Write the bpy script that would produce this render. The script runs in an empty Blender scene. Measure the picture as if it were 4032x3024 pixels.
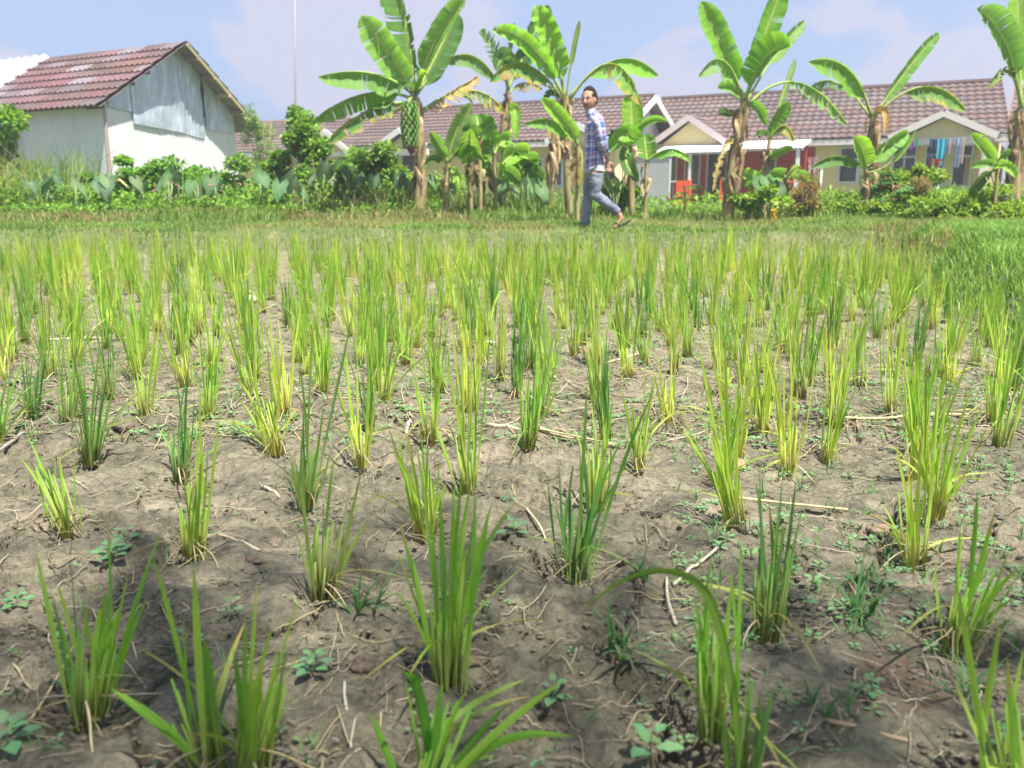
import bpy, bmesh, math, random
import numpy as np
from mathutils import Vector, Matrix
R = math.radians
C = bpy.context.scene
COL = C.collection

# ------------------------------------------------------------------ camera, sky, sun
F_PX, CXP, CYP = 3400.0, 2016.0, 1512.0
PITCH = math.atan(772.0 / 3400.0)
CAM = Vector((0, 0, .82))
cam_d = bpy.data.cameras.new('camera'); cam = bpy.data.objects.new('camera', cam_d); COL.objects.link(cam)
cam.location = CAM; cam.rotation_euler = (math.pi / 2 - PITCH, 0, 0)
cam_d.sensor_width = 36; cam_d.lens = F_PX / 4032 * 36
cam_d.clip_start = .02; cam_d.clip_end = 3000
cam_d.dof.use_dof = True; cam_d.dof.focus_distance = 2.9; cam_d.dof.aperture_fstop = 4.2
C.camera = cam
C.render.resolution_x, C.render.resolution_y = 1024, 768
C.view_settings.view_transform = 'Standard'; C.view_settings.look = 'None'
C.view_settings.exposure = 1.6; C.view_settings.gamma = 1

SUN_DIR = Vector((.62, -.78, 0)).normalized() * math.cos(R(66)) + Vector((0, 0, math.sin(R(66))))   # towards the sun
sd = bpy.data.lights.new('sun', 'SUN'); so = bpy.data.objects.new('sun', sd); COL.objects.link(so)
sd.energy = 4.1; sd.angle = R(.9); sd.color = (1, .965, .90)
so.rotation_euler = SUN_DIR.to_track_quat('Z', 'Y').to_euler()

w = bpy.data.worlds.new('World'); C.world = w; w.use_nodes = True
nt = w.node_tree; nt.nodes.clear()
def wn(t, **k):
    n = nt.nodes.new(t)
    for a, b in k.items(): setattr(n, a, b)
    return n
sky = wn('ShaderNodeTexSky'); sky.sky_type = 'NISHITA'; sky.sun_disc = False
sky.sun_elevation = R(66); sky.sun_rotation = math.atan2(SUN_DIR.x, SUN_DIR.y)
sky.air_density = 1.0; sky.dust_density = 2.2; sky.ozone_density = 2.5
tc = wn('ShaderNodeTexCoord')
mp = wn('ShaderNodeMapping'); mp.inputs['Scale'].default_value = (1, 1, 1.9)
nt.links.new(tc.outputs['Generated'], mp.inputs['Vector'])
n1 = wn('ShaderNodeTexNoise'); n1.inputs['Scale'].default_value = 5.5; n1.inputs['Detail'].default_value = 7; n1.inputs['Roughness'].default_value = .58
n1.inputs['Distortion'].default_value = .25
nt.links.new(mp.outputs[0], n1.inputs['Vector'])
def wdir(px, py):   # direction of a cloud bank (px of a 2212 wide picture)
    u = (px * 1.8228 - CXP) / F_PX; v = (CYP - py * 1.8228) / F_PX
    return Vector((u, math.cos(PITCH) + v * math.sin(PITCH), -math.sin(PITCH) + v * math.cos(PITCH))).normalized()
acc = None
for px, py, rad, amp in ((690, 40, .10, .34), (660, 150, .13, .2), (1030, 120, .10, .26), (1430, 130, .10, .22), (2060, 190, .2, .30), (1700, 230, .2, .18), (60, 60, .09, .14), (900, 210, .2, .16), (300, 150, .14, -.2), (1250, 60, .1, -.12), (1850, 50, .14, -.14)):
    d = wn('ShaderNodeVectorMath', operation='DISTANCE'); nt.links.new(tc.outputs['Generated'], d.inputs[0]); d.inputs[1].default_value = wdir(px, py)
    mr = wn('ShaderNodeMapRange', interpolation_type='SMOOTHSTEP'); nt.links.new(d.outputs['Value'], mr.inputs['Value'])
    mr.inputs['From Min'].default_value = rad * 1.25; mr.inputs['From Max'].default_value = 0; mr.inputs['To Min'].default_value = 0; mr.inputs['To Max'].default_value = amp
    if acc is None: acc = mr.outputs['Result']
    else:
        a = wn('ShaderNodeMath', operation='ADD'); nt.links.new(acc, a.inputs[0]); nt.links.new(mr.outputs['Result'], a.inputs[1]); acc = a.outputs[0]
a = wn('ShaderNodeMath', operation='ADD'); n1s = wn('ShaderNodeMath', operation='MULTIPLY_ADD'); nt.links.new(n1.outputs['Fac'], n1s.inputs[0]); n1s.inputs[1].default_value = 1.5; n1s.inputs[2].default_value = -.25; nt.links.new(n1s.outputs[0], a.inputs[0]); nt.links.new(acc, a.inputs[1])
mr = wn('ShaderNodeMapRange', interpolation_type='SMOOTHSTEP'); nt.links.new(a.outputs[0], mr.inputs['Value'])
mr.inputs['From Min'].default_value = .55; mr.inputs['From Max'].default_value = .74; mr.inputs['To Max'].default_value = .68
# even pale haze of the sky itself
base = wn('ShaderNodeMix', data_type='RGBA'); base.inputs['Factor'].default_value = .85
nt.links.new(sky.outputs[0], base.inputs['A']); base.inputs['B'].default_value = (1.38, 1.85, 2.95, 1)
mx = wn('ShaderNodeMix', data_type='RGBA'); nt.links.new(mr.outputs['Result'], mx.inputs['Factor'])
nt.links.new(base.outputs['Result'], mx.inputs['A']); mx.inputs['B'].default_value = (2.55, 2.42, 2.9, 1)
bg = wn('ShaderNodeBackground'); bg.inputs['Strength'].default_value = .091
nt.links.new(mx.outputs['Result'], bg.inputs['Color'])
wo = wn('ShaderNodeOutputWorld'); nt.links.new(bg.outputs[0], wo.inputs[0])

# ------------------------------------------------------------------ helpers
K = 4032 / 2212.0          # all pixel figures below are of a 2212 px wide picture
def ray(x, y):
    u = (x * K - CXP) / F_PX; v = (CYP - y * K) / F_PX
    return Vector((u, math.cos(PITCH) + v * math.sin(PITCH), -math.sin(PITCH) + v * math.cos(PITCH)))
def P(x, y, D):
    r = ray(x, y); return CAM + r * (D / r.y)
def onz(x, y, z=0.0):
    r = ray(x, y); return CAM + r * ((z - CAM.z) / r.z)

def noise2(x, y, seed=0):
    x = np.asarray(x, float); y = np.asarray(y, float)
    xi = np.floor(x).astype(np.int64); yi = np.floor(y).astype(np.int64)
    xf = x - xi; yf = y - yi
    def h(a, b):
        n = (a * 374761393 + b * 668265263 + seed * 1442695041) & 0x7fffffff
        n = ((n ^ (n >> 13)) * 1274126177) & 0x7fffffff
        n = (n ^ (n >> 16)) & 0xffffff
        return n / float(0xffffff)
    u = xf * xf * (3 - 2 * xf); v = yf * yf * (3 - 2 * yf)
    return (h(xi, yi) * (1 - u) + h(xi + 1, yi) * u) * (1 - v) + (h(xi, yi + 1) * (1 - u) + h(xi + 1, yi + 1) * u) * v
def worley_edge(x, y, seed=3):
    xi = np.floor(x).astype(np.int64); yi = np.floor(y).astype(np.int64)
    d1 = np.full(x.shape, 9.); d2 = np.full(x.shape, 9.)
    for a in (-1, 0, 1):
        for b in (-1, 0, 1):
            cx = xi + a; cy = yi + b
            jx = noise2(cx + .001, cy + .001, seed) * .9; jy = noise2(cx + .001, cy + .001, seed + 7) * .9
            d = np.hypot(cx + jx - x, cy + jy - y)
            m = d < d1
            d2 = np.where(m, d1, np.minimum(d2, d)); d1 = np.where(m, d, d1)
    return d2 - d1
def sstep(a, b, x):
    t = np.clip((np.asarray(x, float) - a) / (b - a), 0, 1); return t * t * (3 - 2 * t)
def bank(x, y):            # 0 on the field floor, 1 on the banks
    wob = (noise2(x * 1.7, y * 1.7, 5) - .5) * .35
    far = sstep(8.95, 9.6, y + wob - .0 * x)
    rt = sstep(0, .6, x - (1.32 + .27 * y) + wob)
    return np.maximum(far, rt)
RICE = []                  # bases of the clumps: little hollows in the mud
def ground(x, y):
    x = np.asarray(x, float); y = np.asarray(y, float)
    b = bank(x, y)
    z = (noise2(x * 1.3, y * 1.3, 1) - .5) * .07 + (noise2(x * 3.4, y * 3.4, 2) - .5) * .036
    near = 1 - sstep(6, 11, y)
    rough = sstep(.35, .75, noise2(x * 2.1, y * 2.1, 9))
    z = z + near * ((noise2(x * 9, y * 9, 3) - .5) * .024 + (noise2(x * 23, y * 23, 4) - .5) * (.008 + .022 * rough) + (noise2(x * 60, y * 60, 6) - .5) * (.004 + .013 * rough))
    top = .373 + (noise2(x * .8, y * .8, 11) - .5) * .07 + .14 * sstep(11, 15, y) * (1 - .75 * sstep(0, 1.5, x)) - .5 * sstep(17, 25, y) + .1 * sstep(3, 6, x) * sstep(10, 12, y)
    rd = 1 - np.abs(2 * noise2(x * 7 + 3, y * 7, 41) - 1); rd2 = 1 - np.abs(2 * noise2(x * 17, y * 17 + 5, 42) - 1)
    z = z + near * rough * (rd ** 2 * .020 + rd2 ** 2 * .012) - near * rough * .008
    return z * (1 - .6 * b) + top * b
def gz(x, y): return float(ground(np.array([x]), np.array([y]))[0])
def ong(x, y):             # ground point seen at a pixel
    z = 0.0
    for _ in range(6):
        p = onz(x, y, z); z = gz(p.x, p.y)
    return Vector((p.x, p.y, z))

def tag(o, label=None, cat=None, group=None, kind=None):
    if label: o['label'] = label
    if cat: o['category'] = cat
    if group: o['group'] = group
    if kind: o['kind'] = kind
    return o
def empty(name, loc=(0, 0, 0), rz=0):
    o = bpy.data.objects.new(name, None); o.empty_display_size = .1; COL.objects.link(o)
    o.location = loc; o.rotation_euler = (0, 0, rz); return o
def link(name, me, mat, parent=None):
    o = bpy.data.objects.new(name, me); COL.objects.link(o)
    if mat: me.materials.append(mat)
    if parent: o.parent = parent
    return o
class MB:
    def __init__(s): s.v = []; s.f = []; s.c = []; s.uv = []
    def vert(s, p, c=(1, 1, 1), uv=(0, 0)):
        s.v.append((p[0], p[1], p[2])); s.c.append(c); s.uv.append(uv); return len(s.v) - 1
    def face(s, *i): s.f.append(tuple(i))
    def quad(s, a, b, c, d, col=(1, 1, 1)):
        i = [s.vert(p, col) for p in (a, b, c, d)]; s.face(*i)
    def box(s, x0, x1, y0, y1, z0, z1, col=(1, 1, 1)):
        i = [s.vert((x, y, z), col) for z in (z0, z1) for y in (y0, y1) for x in (x0, x1)]
        for f in ((0, 2, 3, 1), (4, 5, 7, 6), (0, 1, 5, 4), (2, 6, 7, 3), (0, 4, 6, 2), (1, 3, 7, 5)): s.face(*[i[k] for k in f])
    def beam(s, a, b, wd, ht, col=(1, 1, 1), up=(0, 0, 1)):
        a = Vector(a); b = Vector(b); t = (b - a).normalized(); sd_ = t.cross(Vector(up)).normalized(); u = sd_.cross(t)
        i = [s.vert(p + sd_ * (wd / 2 * q) + u * (ht / 2 * r), col) for p in (a, b) for q, r in ((-1, -1), (1, -1), (1, 1), (-1, 1))]
        for f in ((3, 2, 1, 0), (4, 5, 6, 7), (0, 1, 5, 4), (1, 2, 6, 5), (2, 3, 7, 6), (3, 0, 4, 7)): s.face(*[i[k] for k in f])
    def tube(s, pts, rad, n=8, cols=None, cap=True, hint=None, flat=None):
        pts = [Vector(p) for p in pts]; m = len(pts)
        if not isinstance(rad, (list, tuple)): rad = [rad] * m
        rows = []; ref = Vector(hint) if hint else None
        for i, p in enumerate(pts):
            t = (pts[min(i + 1, m - 1)] - pts[max(i - 1, 0)]).normalized()
            if ref is None: ref = Vector((1, 0, 0)) if abs(t.x) < .8 else Vector((0, 1, 0))
            e1 = (ref - t * ref.dot(t)).normalized(); e2 = t.cross(e1)
            if not hint: ref = e1
            r = rad[i]; ra, rb = r if isinstance(r, (list, tuple)) else (r, r)
            c = cols[i] if isinstance(cols, list) else (cols or (1, 1, 1))
            rows.append([s.vert(p + e1 * (ra * math.cos(2 * math.pi * k / n)) + e2 * (rb * math.sin(2 * math.pi * k / n)), c, (k / n, i / max(1, m - 1))) for k in range(n)])
        for i in range(m - 1):
            for k in range(n): s.face(rows[i][k], rows[i][(k + 1) % n], rows[i + 1][(k + 1) % n], rows[i + 1][k])
        if cap: s.face(*rows[0][::-1]); s.face(*rows[-1])
        return rows
    def ell(s, c, r, col=(1, 1, 1), n=10, m=7, rot=None, jit=0, rng=None):
        c = Vector(c); rows = []
        for i in range(m + 1):
            th = math.pi * i / m; row = []
            for k in range(n):
                ph = 2 * math.pi * k / n
                q = Vector((r[0] * math.sin(th) * math.cos(ph), r[1] * math.sin(th) * math.sin(ph), r[2] * math.cos(th)))
                if jit: q *= 1 + (rng.random() - .5) * jit
                if rot: q = rot @ q
                row.append(s.vert(c + q, col))
            rows.append(row)
        for i in range(m):
            for k in range(n): s.face(rows[i][k], rows[i + 1][k], rows[i + 1][(k + 1) % n], rows[i][(k + 1) % n])
    def mesh(s, name, off=None, smooth=True, inv=None):
        me = bpy.data.meshes.new(name)
        V = s.v
        if inv is not None: V = [tuple(inv @ Vector(p)) for p in V]
        elif off is not None: V = [(a - off[0], b - off[1], c - off[2]) for a, b, c in V]
        me.from_pydata(V, [], s.f)
        ca = me.color_attributes.new('col', 'FLOAT_COLOR', 'POINT')
        ca.data.foreach_set('color', np.array([(c[0], c[1], c[2], 1) for c in s.c], dtype=np.float32).ravel())
        uvl = me.uv_layers.new(name='UVMap'); li = np.empty(len(me.loops), dtype=np.int32); me.loops.foreach_get('vertex_index', li)
        uvl.data.foreach_set('uv', np.array(s.uv, dtype=np.float32)[li].ravel())
        if smooth: me.polygons.foreach_set('use_smooth', [True] * len(me.polygons))
        me.update(); return me
    def build(s, name, mat, parent=None, smooth=True, local=False):
        # verts are in world space unless local; roots without rotation only shift
        inv = None; off = None
        if parent is not None and not local:
            q = parent; off = Vector((0, 0, 0))
            while q: off = off + q.location; q = q.parent
        return link(name, s.mesh(name, off, smooth, inv), mat, parent)
def mesh_np(name, V, F, col=None, smooth=False):
    me = bpy.data.meshes.new(name); n = len(V); m, k = F.shape
    me.vertices.add(n); me.vertices.foreach_set('co', np.ascontiguousarray(V, dtype=np.float32).ravel())
    me.loops.add(m * k); me.loops.foreach_set('vertex_index', np.ascontiguousarray(F, dtype=np.int32).ravel())
    me.polygons.add(m); me.polygons.foreach_set('loop_start', np.arange(0, m * k, k, dtype=np.int32))
    try: me.polygons.foreach_set('loop_total', np.full(m, k, dtype=np.int32))
    except Exception: pass
    if smooth: me.polygons.foreach_set('use_smooth', np.ones(m, dtype=bool))
    if col is not None:
        ca = me.color_attributes.new('col', 'FLOAT_COLOR', 'POINT')
        c4 = np.ones((n, 4), dtype=np.float32); c4[:, :3] = col; ca.data.foreach_set('color', c4.ravel())
    me.update(calc_edges=True); me.validate(); return me

# ------------------------------------------------------------------ materials
def newmat(name):
    m = bpy.data.materials.new(name); m.use_nodes = True; t = m.node_tree; t.nodes.clear()
    out = t.nodes.new('ShaderNodeOutputMaterial'); p = t.nodes.new('ShaderNodeBsdfPrincipled'); t.links.new(p.outputs[0], out.inputs[0])
    return m, t, p, out
def N(t, ty, **k):
    n = t.nodes.new(ty)
    for a, b in k.items(): setattr(n, a, b)
    return n
def mixc(t, fac, a, b, mode='MIX'):
    m = N(t, 'ShaderNodeMix', data_type='RGBA', blend_type=mode)
    for s_, v in (('Factor', fac), ('A', a), ('B', b)):
        if hasattr(v, 'links'): t.links.new(v, m.inputs[s_])
        else: m.inputs[s_].default_value = v if s_ == 'Factor' else ((*v, 1) if len(v) == 3 else v)
    return m.outputs['Result']
def noise(t, scale, detail=4, rough=.55, vec=None, dist=0):
    n = N(t, 'ShaderNodeTexNoise'); n.inputs['Scale'].default_value = scale; n.inputs['Detail'].default_value = detail; n.inputs['Roughness'].default_value = rough
    n.inputs['Distortion'].default_value = dist
    if vec is not None: t.links.new(vec, n.inputs['Vector'])
    return n
def ramp(t, src, stops):
    r = N(t, 'ShaderNodeValToRGB'); t.links.new(src, r.inputs[0]); e = r.color_ramp.elements
    while len(e) < len(stops): e.new(.5)
    for q, (p, c) in zip(e, stops): q.position = p; q.color = (*c, 1) if len(c) == 3 else c
    return r.outputs[0]
def attr_mat(name, rough=.6, trans=0.0, var=.25, nscale=6, spec=.4, bump=0, bscale=60, objvar=0.0, vein=None, tcol=(1.25, 1.15, .55), stretch=None):
    """base colour from the 'col' attribute, broken up by noise; thin things let light through"""
    m, t, p, out = newmat(name)
    at = N(t, 'ShaderNodeAttribute', attribute_name='col'); tcx = N(t, 'ShaderNodeTexCoord')
    vec = tcx.outputs['Object']
    if stretch:
        mp_ = N(t, 'ShaderNodeMapping'); mp_.inputs['Scale'].default_value = stretch; t.links.new(vec, mp_.inputs[0]); vec = mp_.outputs[0]
    nz = noise(t, nscale, 5, .6, vec)
    c = mixc(t, 1, at.outputs['Color'], ramp(t, nz.outputs['Fac'], [(.25, (1 - var,) * 3), (.75, (1 + var,) * 3)]), 'MULTIPLY')
    if objvar:
        oi = N(t, 'ShaderNodeObjectInfo')
        hs = N(t, 'ShaderNodeHueSaturation'); t.links.new(c, hs.inputs['Color'])
        mr_ = N(t, 'ShaderNodeMapRange'); t.links.new(oi.outputs['Random'], mr_.inputs[0]); mr_.inputs['To Min'].default_value = .5 - objvar * .12; mr_.inputs['To Max'].default_value = .5 + objvar * .10
        t.links.new(mr_.outputs[0], hs.inputs['Hue'])
        m2 = N(t, 'ShaderNodeMath', operation='MULTIPLY_ADD'); t.links.new(oi.outputs['Random'], m2.inputs[0]); m2.inputs[1].default_value = -objvar; m2.inputs[2].default_value = 1 + objvar * .5
        t.links.new(m2.outputs[0], hs.inputs['Value']); c = hs.outputs[0]
    t.links.new(c, p.inputs['Base Color']); p.inputs['Roughness'].default_value = rough; p.inputs['Specular IOR Level'].default_value = spec
    if bump:
        bn = noise(t, bscale, 5, .6, vec); b = N(t, 'ShaderNodeBump'); b.inputs['Strength'].default_value = bump; b.inputs['Distance'].default_value = .01
        t.links.new(bn.outputs['Fac'], b.inputs['Height']); t.links.new(b.outputs[0], p.inputs['Normal'])
    if trans:
        tr = N(t, 'ShaderNodeBsdfTranslucent'); t.links.new(mixc(t, 1, c, tcol, 'MULTIPLY'), tr.inputs['Color'])
        ms = N(t, 'ShaderNodeMixShader'); ms.inputs[0].default_value = trans
        t.links.new(p.outputs[0], ms.inputs[1]); t.links.new(tr.outputs[0], ms.inputs[2]); t.links.new(ms.outputs[0], out.inputs[0])
    return m
M = {}
M['rice'] = attr_mat('rice_blade', .5, .52, .15, 9, .35, objvar=.18, tcol=(1.15, 1.15, .6))
M['straw'] = attr_mat('dry_straw', .75, .15, .3, 20, .2)
M['grass'] = attr_mat('grass_blade', .6, .4, .3, 1.3, .25)
M['foliage'] = attr_mat('foliage_leaf', .6, .42, .3, 2.2, .22)
M['banana'] = attr_mat('banana_leaf', .58, .5, .16, 5, .3, tcol=(1.2, 1.15, .7))
M['bark'] = attr_mat('banana_stem', .75, 0, .35, 14, .25, bump=.6, bscale=40, stretch=(3, 3, .6))
M['dead'] = attr_mat('dead_leaf', .8, .2, .35, 16, .15, tcol=(1.1, .9, .6))
M['taro'] = attr_mat('taro_leaf', .65, .3, .2, 8, .2)
M['weed'] = attr_mat('weed_leaf', .6, .25, .15, 20, .3)
M['paint'] = attr_mat('painted_trim', .55, 0, .07, 2.5, .35, bump=.15, bscale=30)
M['cloth'] = attr_mat('cloth', .9, .18, .12, 7, .1, bump=.4, bscale=12, tcol=(1, 1, 1))
M['skin'] = attr_mat('skin', .5, 0, .08, 12, .35)
M['hair'] = attr_mat('hair', .7, 0, .4, 60, .15, bump=.8, bscale=120)
M['rooftile'] = attr_mat('roof_tile', .62, 0, .22, 5, .35, bump=.3, bscale=25)
M['clod'] = attr_mat('soil_clod', .95, 0, .35, 25, .1, bump=1, bscale=50)
M['wood'] = attr_mat('weathered_wood', .8, 0, .35, 12, .2, bump=.5, bscale=30)

def plain(name, col, rough=.5, metal=0, spec=.5):
    m, t, p, o = newmat(name); tcx = N(t, 'ShaderNodeTexCoord')
    nz = noise(t, 4, 4, .6, tcx.outputs['Object'])
    t.links.new(ramp(t, nz.outputs['Fac'], [(.3, [c * .86 for c in col]), (.7, [min(1, c * 1.1) for c in col])]), p.inputs['Base Color'])
    p.inputs['Roughness'].default_value = rough; p.inputs['Metallic'].default_value = metal; p.inputs['Specular IOR Level'].default_value = spec
    return m
def plaster(name, col, stain, amt=.5, sc=1.5):
    m, t, p, o = newmat(name); tcx = N(t, 'ShaderNodeTexCoord'); v = tcx.outputs['Object']
    mp_ = N(t, 'ShaderNodeMapping'); mp_.inputs['Scale'].default_value = (1, 1, .45); t.links.new(v, mp_.inputs[0])
    a_ = noise(t, sc, 7, .62, mp_.outputs[0]); b_ = noise(t, 14, 5, .6, v)
    c = mixc(t, ramp(t, a_.outputs['Fac'], [(.42, (0, 0, 0)), (.72, (amt, amt, amt))]), col, stain)
    c = mixc(t, .5, c, ramp(t, b_.outputs['Fac'], [(.3, (.8, .8, .8)), (.7, (1.08, 1.08, 1.08))]), 'MULTIPLY')
    t.links.new(c, p.inputs['Base Color']); p.inputs['Roughness'].default_value = .9; p.inputs['Specular IOR Level'].default_value = .15
    bn = noise(t, 25, 6, .65, v); b = N(t, 'ShaderNodeBump'); b.inputs['Strength'].default_value = .35; b.inputs['Distance'].default_value = .01
    t.links.new(bn.outputs['Fac'], b.inputs['Height']); t.links.new(b.outputs[0], p.inputs['Normal']); return m
M['shedwall'] = plaster('bare_render', (.66, .65, .65), (.55, .535, .52), .6)
M['cream'] = plaster('cream_paint', (.80, .66, .33), (.74, .67, .50), .5, .9)
M['redwall'] = plaster('red_paint', (.42, .058, .03), (.33, .05, .03), .5)
M['orange'] = plaster('orange_paint', (.80, .12, .035), (.70, .11, .035), .4)
M['greywall'] = plaster('grey_render', (.45, .44, .43), (.33, .33, .32), .5)
M['white'] = plain('white_trim', (.72, .72, .72), .5)
M['dark'] = plain('black_door', (.02, .02, .025), .6)  # the door's own black
def glass():
    m, t, p, o = newmat('window_glass'); p.inputs['Base Color'].default_value = (.03, .035, .04, 1); p.inputs['Roughness'].default_value = .12
    p.inputs['Specular IOR Level'].default_value = .6; return m
M['glass'] = glass()
def galv():
    m, t, p, o = newmat('galvanised_sheet'); tcx = N(t, 'ShaderNodeTexCoord'); v = tcx.outputs['Object']
    mp_ = N(t, 'ShaderNodeMapping'); mp_.inputs['Scale'].default_value = (4, 4, .8); t.links.new(v, mp_.inputs[0])
    a_ = noise(t, 1.1, 8, .68, mp_.outputs[0], .8); b_ = noise(t, 3, 6, .6, v, 1.5)
    c = ramp(t, a_.outputs['Fac'], [(.3, (.36, .41, .46)), (.5, (.48, .54, .60)), (.66, (.68, .74, .80))])
    c = mixc(t, .5, c, ramp(t, b_.outputs['Fac'], [(.35, (.75, .76, .74)), (.6, (1.1, 1.1, 1.1))]), 'MULTIPLY')
    t.links.new(c, p.inputs['Base Color']); p.inputs['Metallic'].default_value = .35; p.inputs['Roughness'].default_value = .42
    b = N(t, 'ShaderNodeBump'); b.inputs['Strength'].default_value = .5; b.inputs['Distance'].default_value = .03
    t.links.new(b_.outputs['Fac'], b.inputs['Height']); t.links.new(b.outputs[0], p.inputs['Normal']); return m
M['galv'] = galv()
def soil():
    m, t, p, o = newmat('field_ground'); tcx = N(t, 'ShaderNodeTexCoord'); v = tcx.outputs['Object']
    at = N(t, 'ShaderNodeAttribute', attribute_name='col')      # r: bank mask
    sp = N(t, 'ShaderNodeSeparateColor'); t.links.new(at.outputs['Color'], sp.inputs[0])
    big = noise(t, .9, 6, .6, v, .4); mid = noise(t, 6, 8, .68, v, .3); fine = noise(t, 70, 8, .75, v); fi2 = noise(t, 24, 8, .7, v, .6)
    c = ramp(t, mid.outputs['Fac'], [(.28, (.145, .130, .095)), (.46, (.240, .210, .148)), (.62, (.345, .295, .205)), (.8, (.49, .405, .280))])
    alg = ramp(t, big.outputs['Fac'], [(.42, (0, 0, 0)), (.62, (.65, .65, .65))])
    c = mixc(t, alg, c, (.165, .162, .100))                     # thin film of algae on the mud
    c = mixc(t, .75, c, ramp(t, fine.outputs['Fac'], [(.32, (.45, .44, .43)), (.5, (.95, .95, .95)), (.70, (1.45, 1.42, 1.36))]), 'MULTIPLY')  # soil tone; its dark end also paints in the shade of small cavities
    c = mixc(t, .7, c, ramp(t, fi2.outputs['Fac'], [(.36, (.55, .54, .52)), (.56, (1.08, 1.07, 1.05))]), 'MULTIPLY')
    bk = noise(t, 3.2, 6, .65, v, .5)
    gcol = ramp(t, bk.outputs['Fac'], [(.3, (.075, .105, .03)), (.55, (.13, .17, .05)), (.72, (.27, .22, .12))])
    c = mixc(t, sp.outputs[0], c, gcol)
    red = N(t, 'ShaderNodeMix', data_type='RGBA')
    c = mixc(t, sp.outputs[1], c, (.20, .105, .07))
    t.links.new(c, p.inputs['Base Color']); p.inputs['Roughness'].default_value = .88; p.inputs['Specular IOR Level'].default_value = .25
    vo = N(t, 'ShaderNodeTexVoronoi', feature='DISTANCE_TO_EDGE'); vo.inputs['Scale'].default_value = 11
    dv = N(t, 'ShaderNodeVectorMath', operation='MULTIPLY_ADD'); t.links.new(mid.outputs['Color'], dv.inputs[0]); dv.inputs[1].default_value = (.12, .12, .12); t.links.new(v, dv.inputs[2])
    t.links.new(dv.outputs[0], vo.inputs['Vector'])
    cr = N(t, 'ShaderNodeMapRange'); t.links.new(vo.outputs['Distance'], cr.inputs[0]); cr.inputs['From Max'].default_value = .035
    ad = N(t, 'ShaderNodeMath', operation='MULTIPLY_ADD'); t.links.new(fine.outputs['Fac'], ad.inputs[0]); ad.inputs[1].default_value = .6; t.links.new(fi2.outputs['Fac'], ad.inputs[2])
    ad2 = N(t, 'ShaderNodeMath', operation='MULTIPLY_ADD'); t.links.new(cr.outputs[0], ad2.inputs[0]); ad2.inputs[1].default_value = .18; t.links.new(ad.outputs[0], ad2.inputs[2])
    b = N(t, 'ShaderNodeBump'); b.inputs['Strength'].default_value = 1; b.inputs['Distance'].default_value = .022
    t.links.new(ad2.outputs[0], b.inputs['Height']); t.links.new(b.outputs[0], p.inputs['Normal']); return m
M['soil'] = soil()

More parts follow.
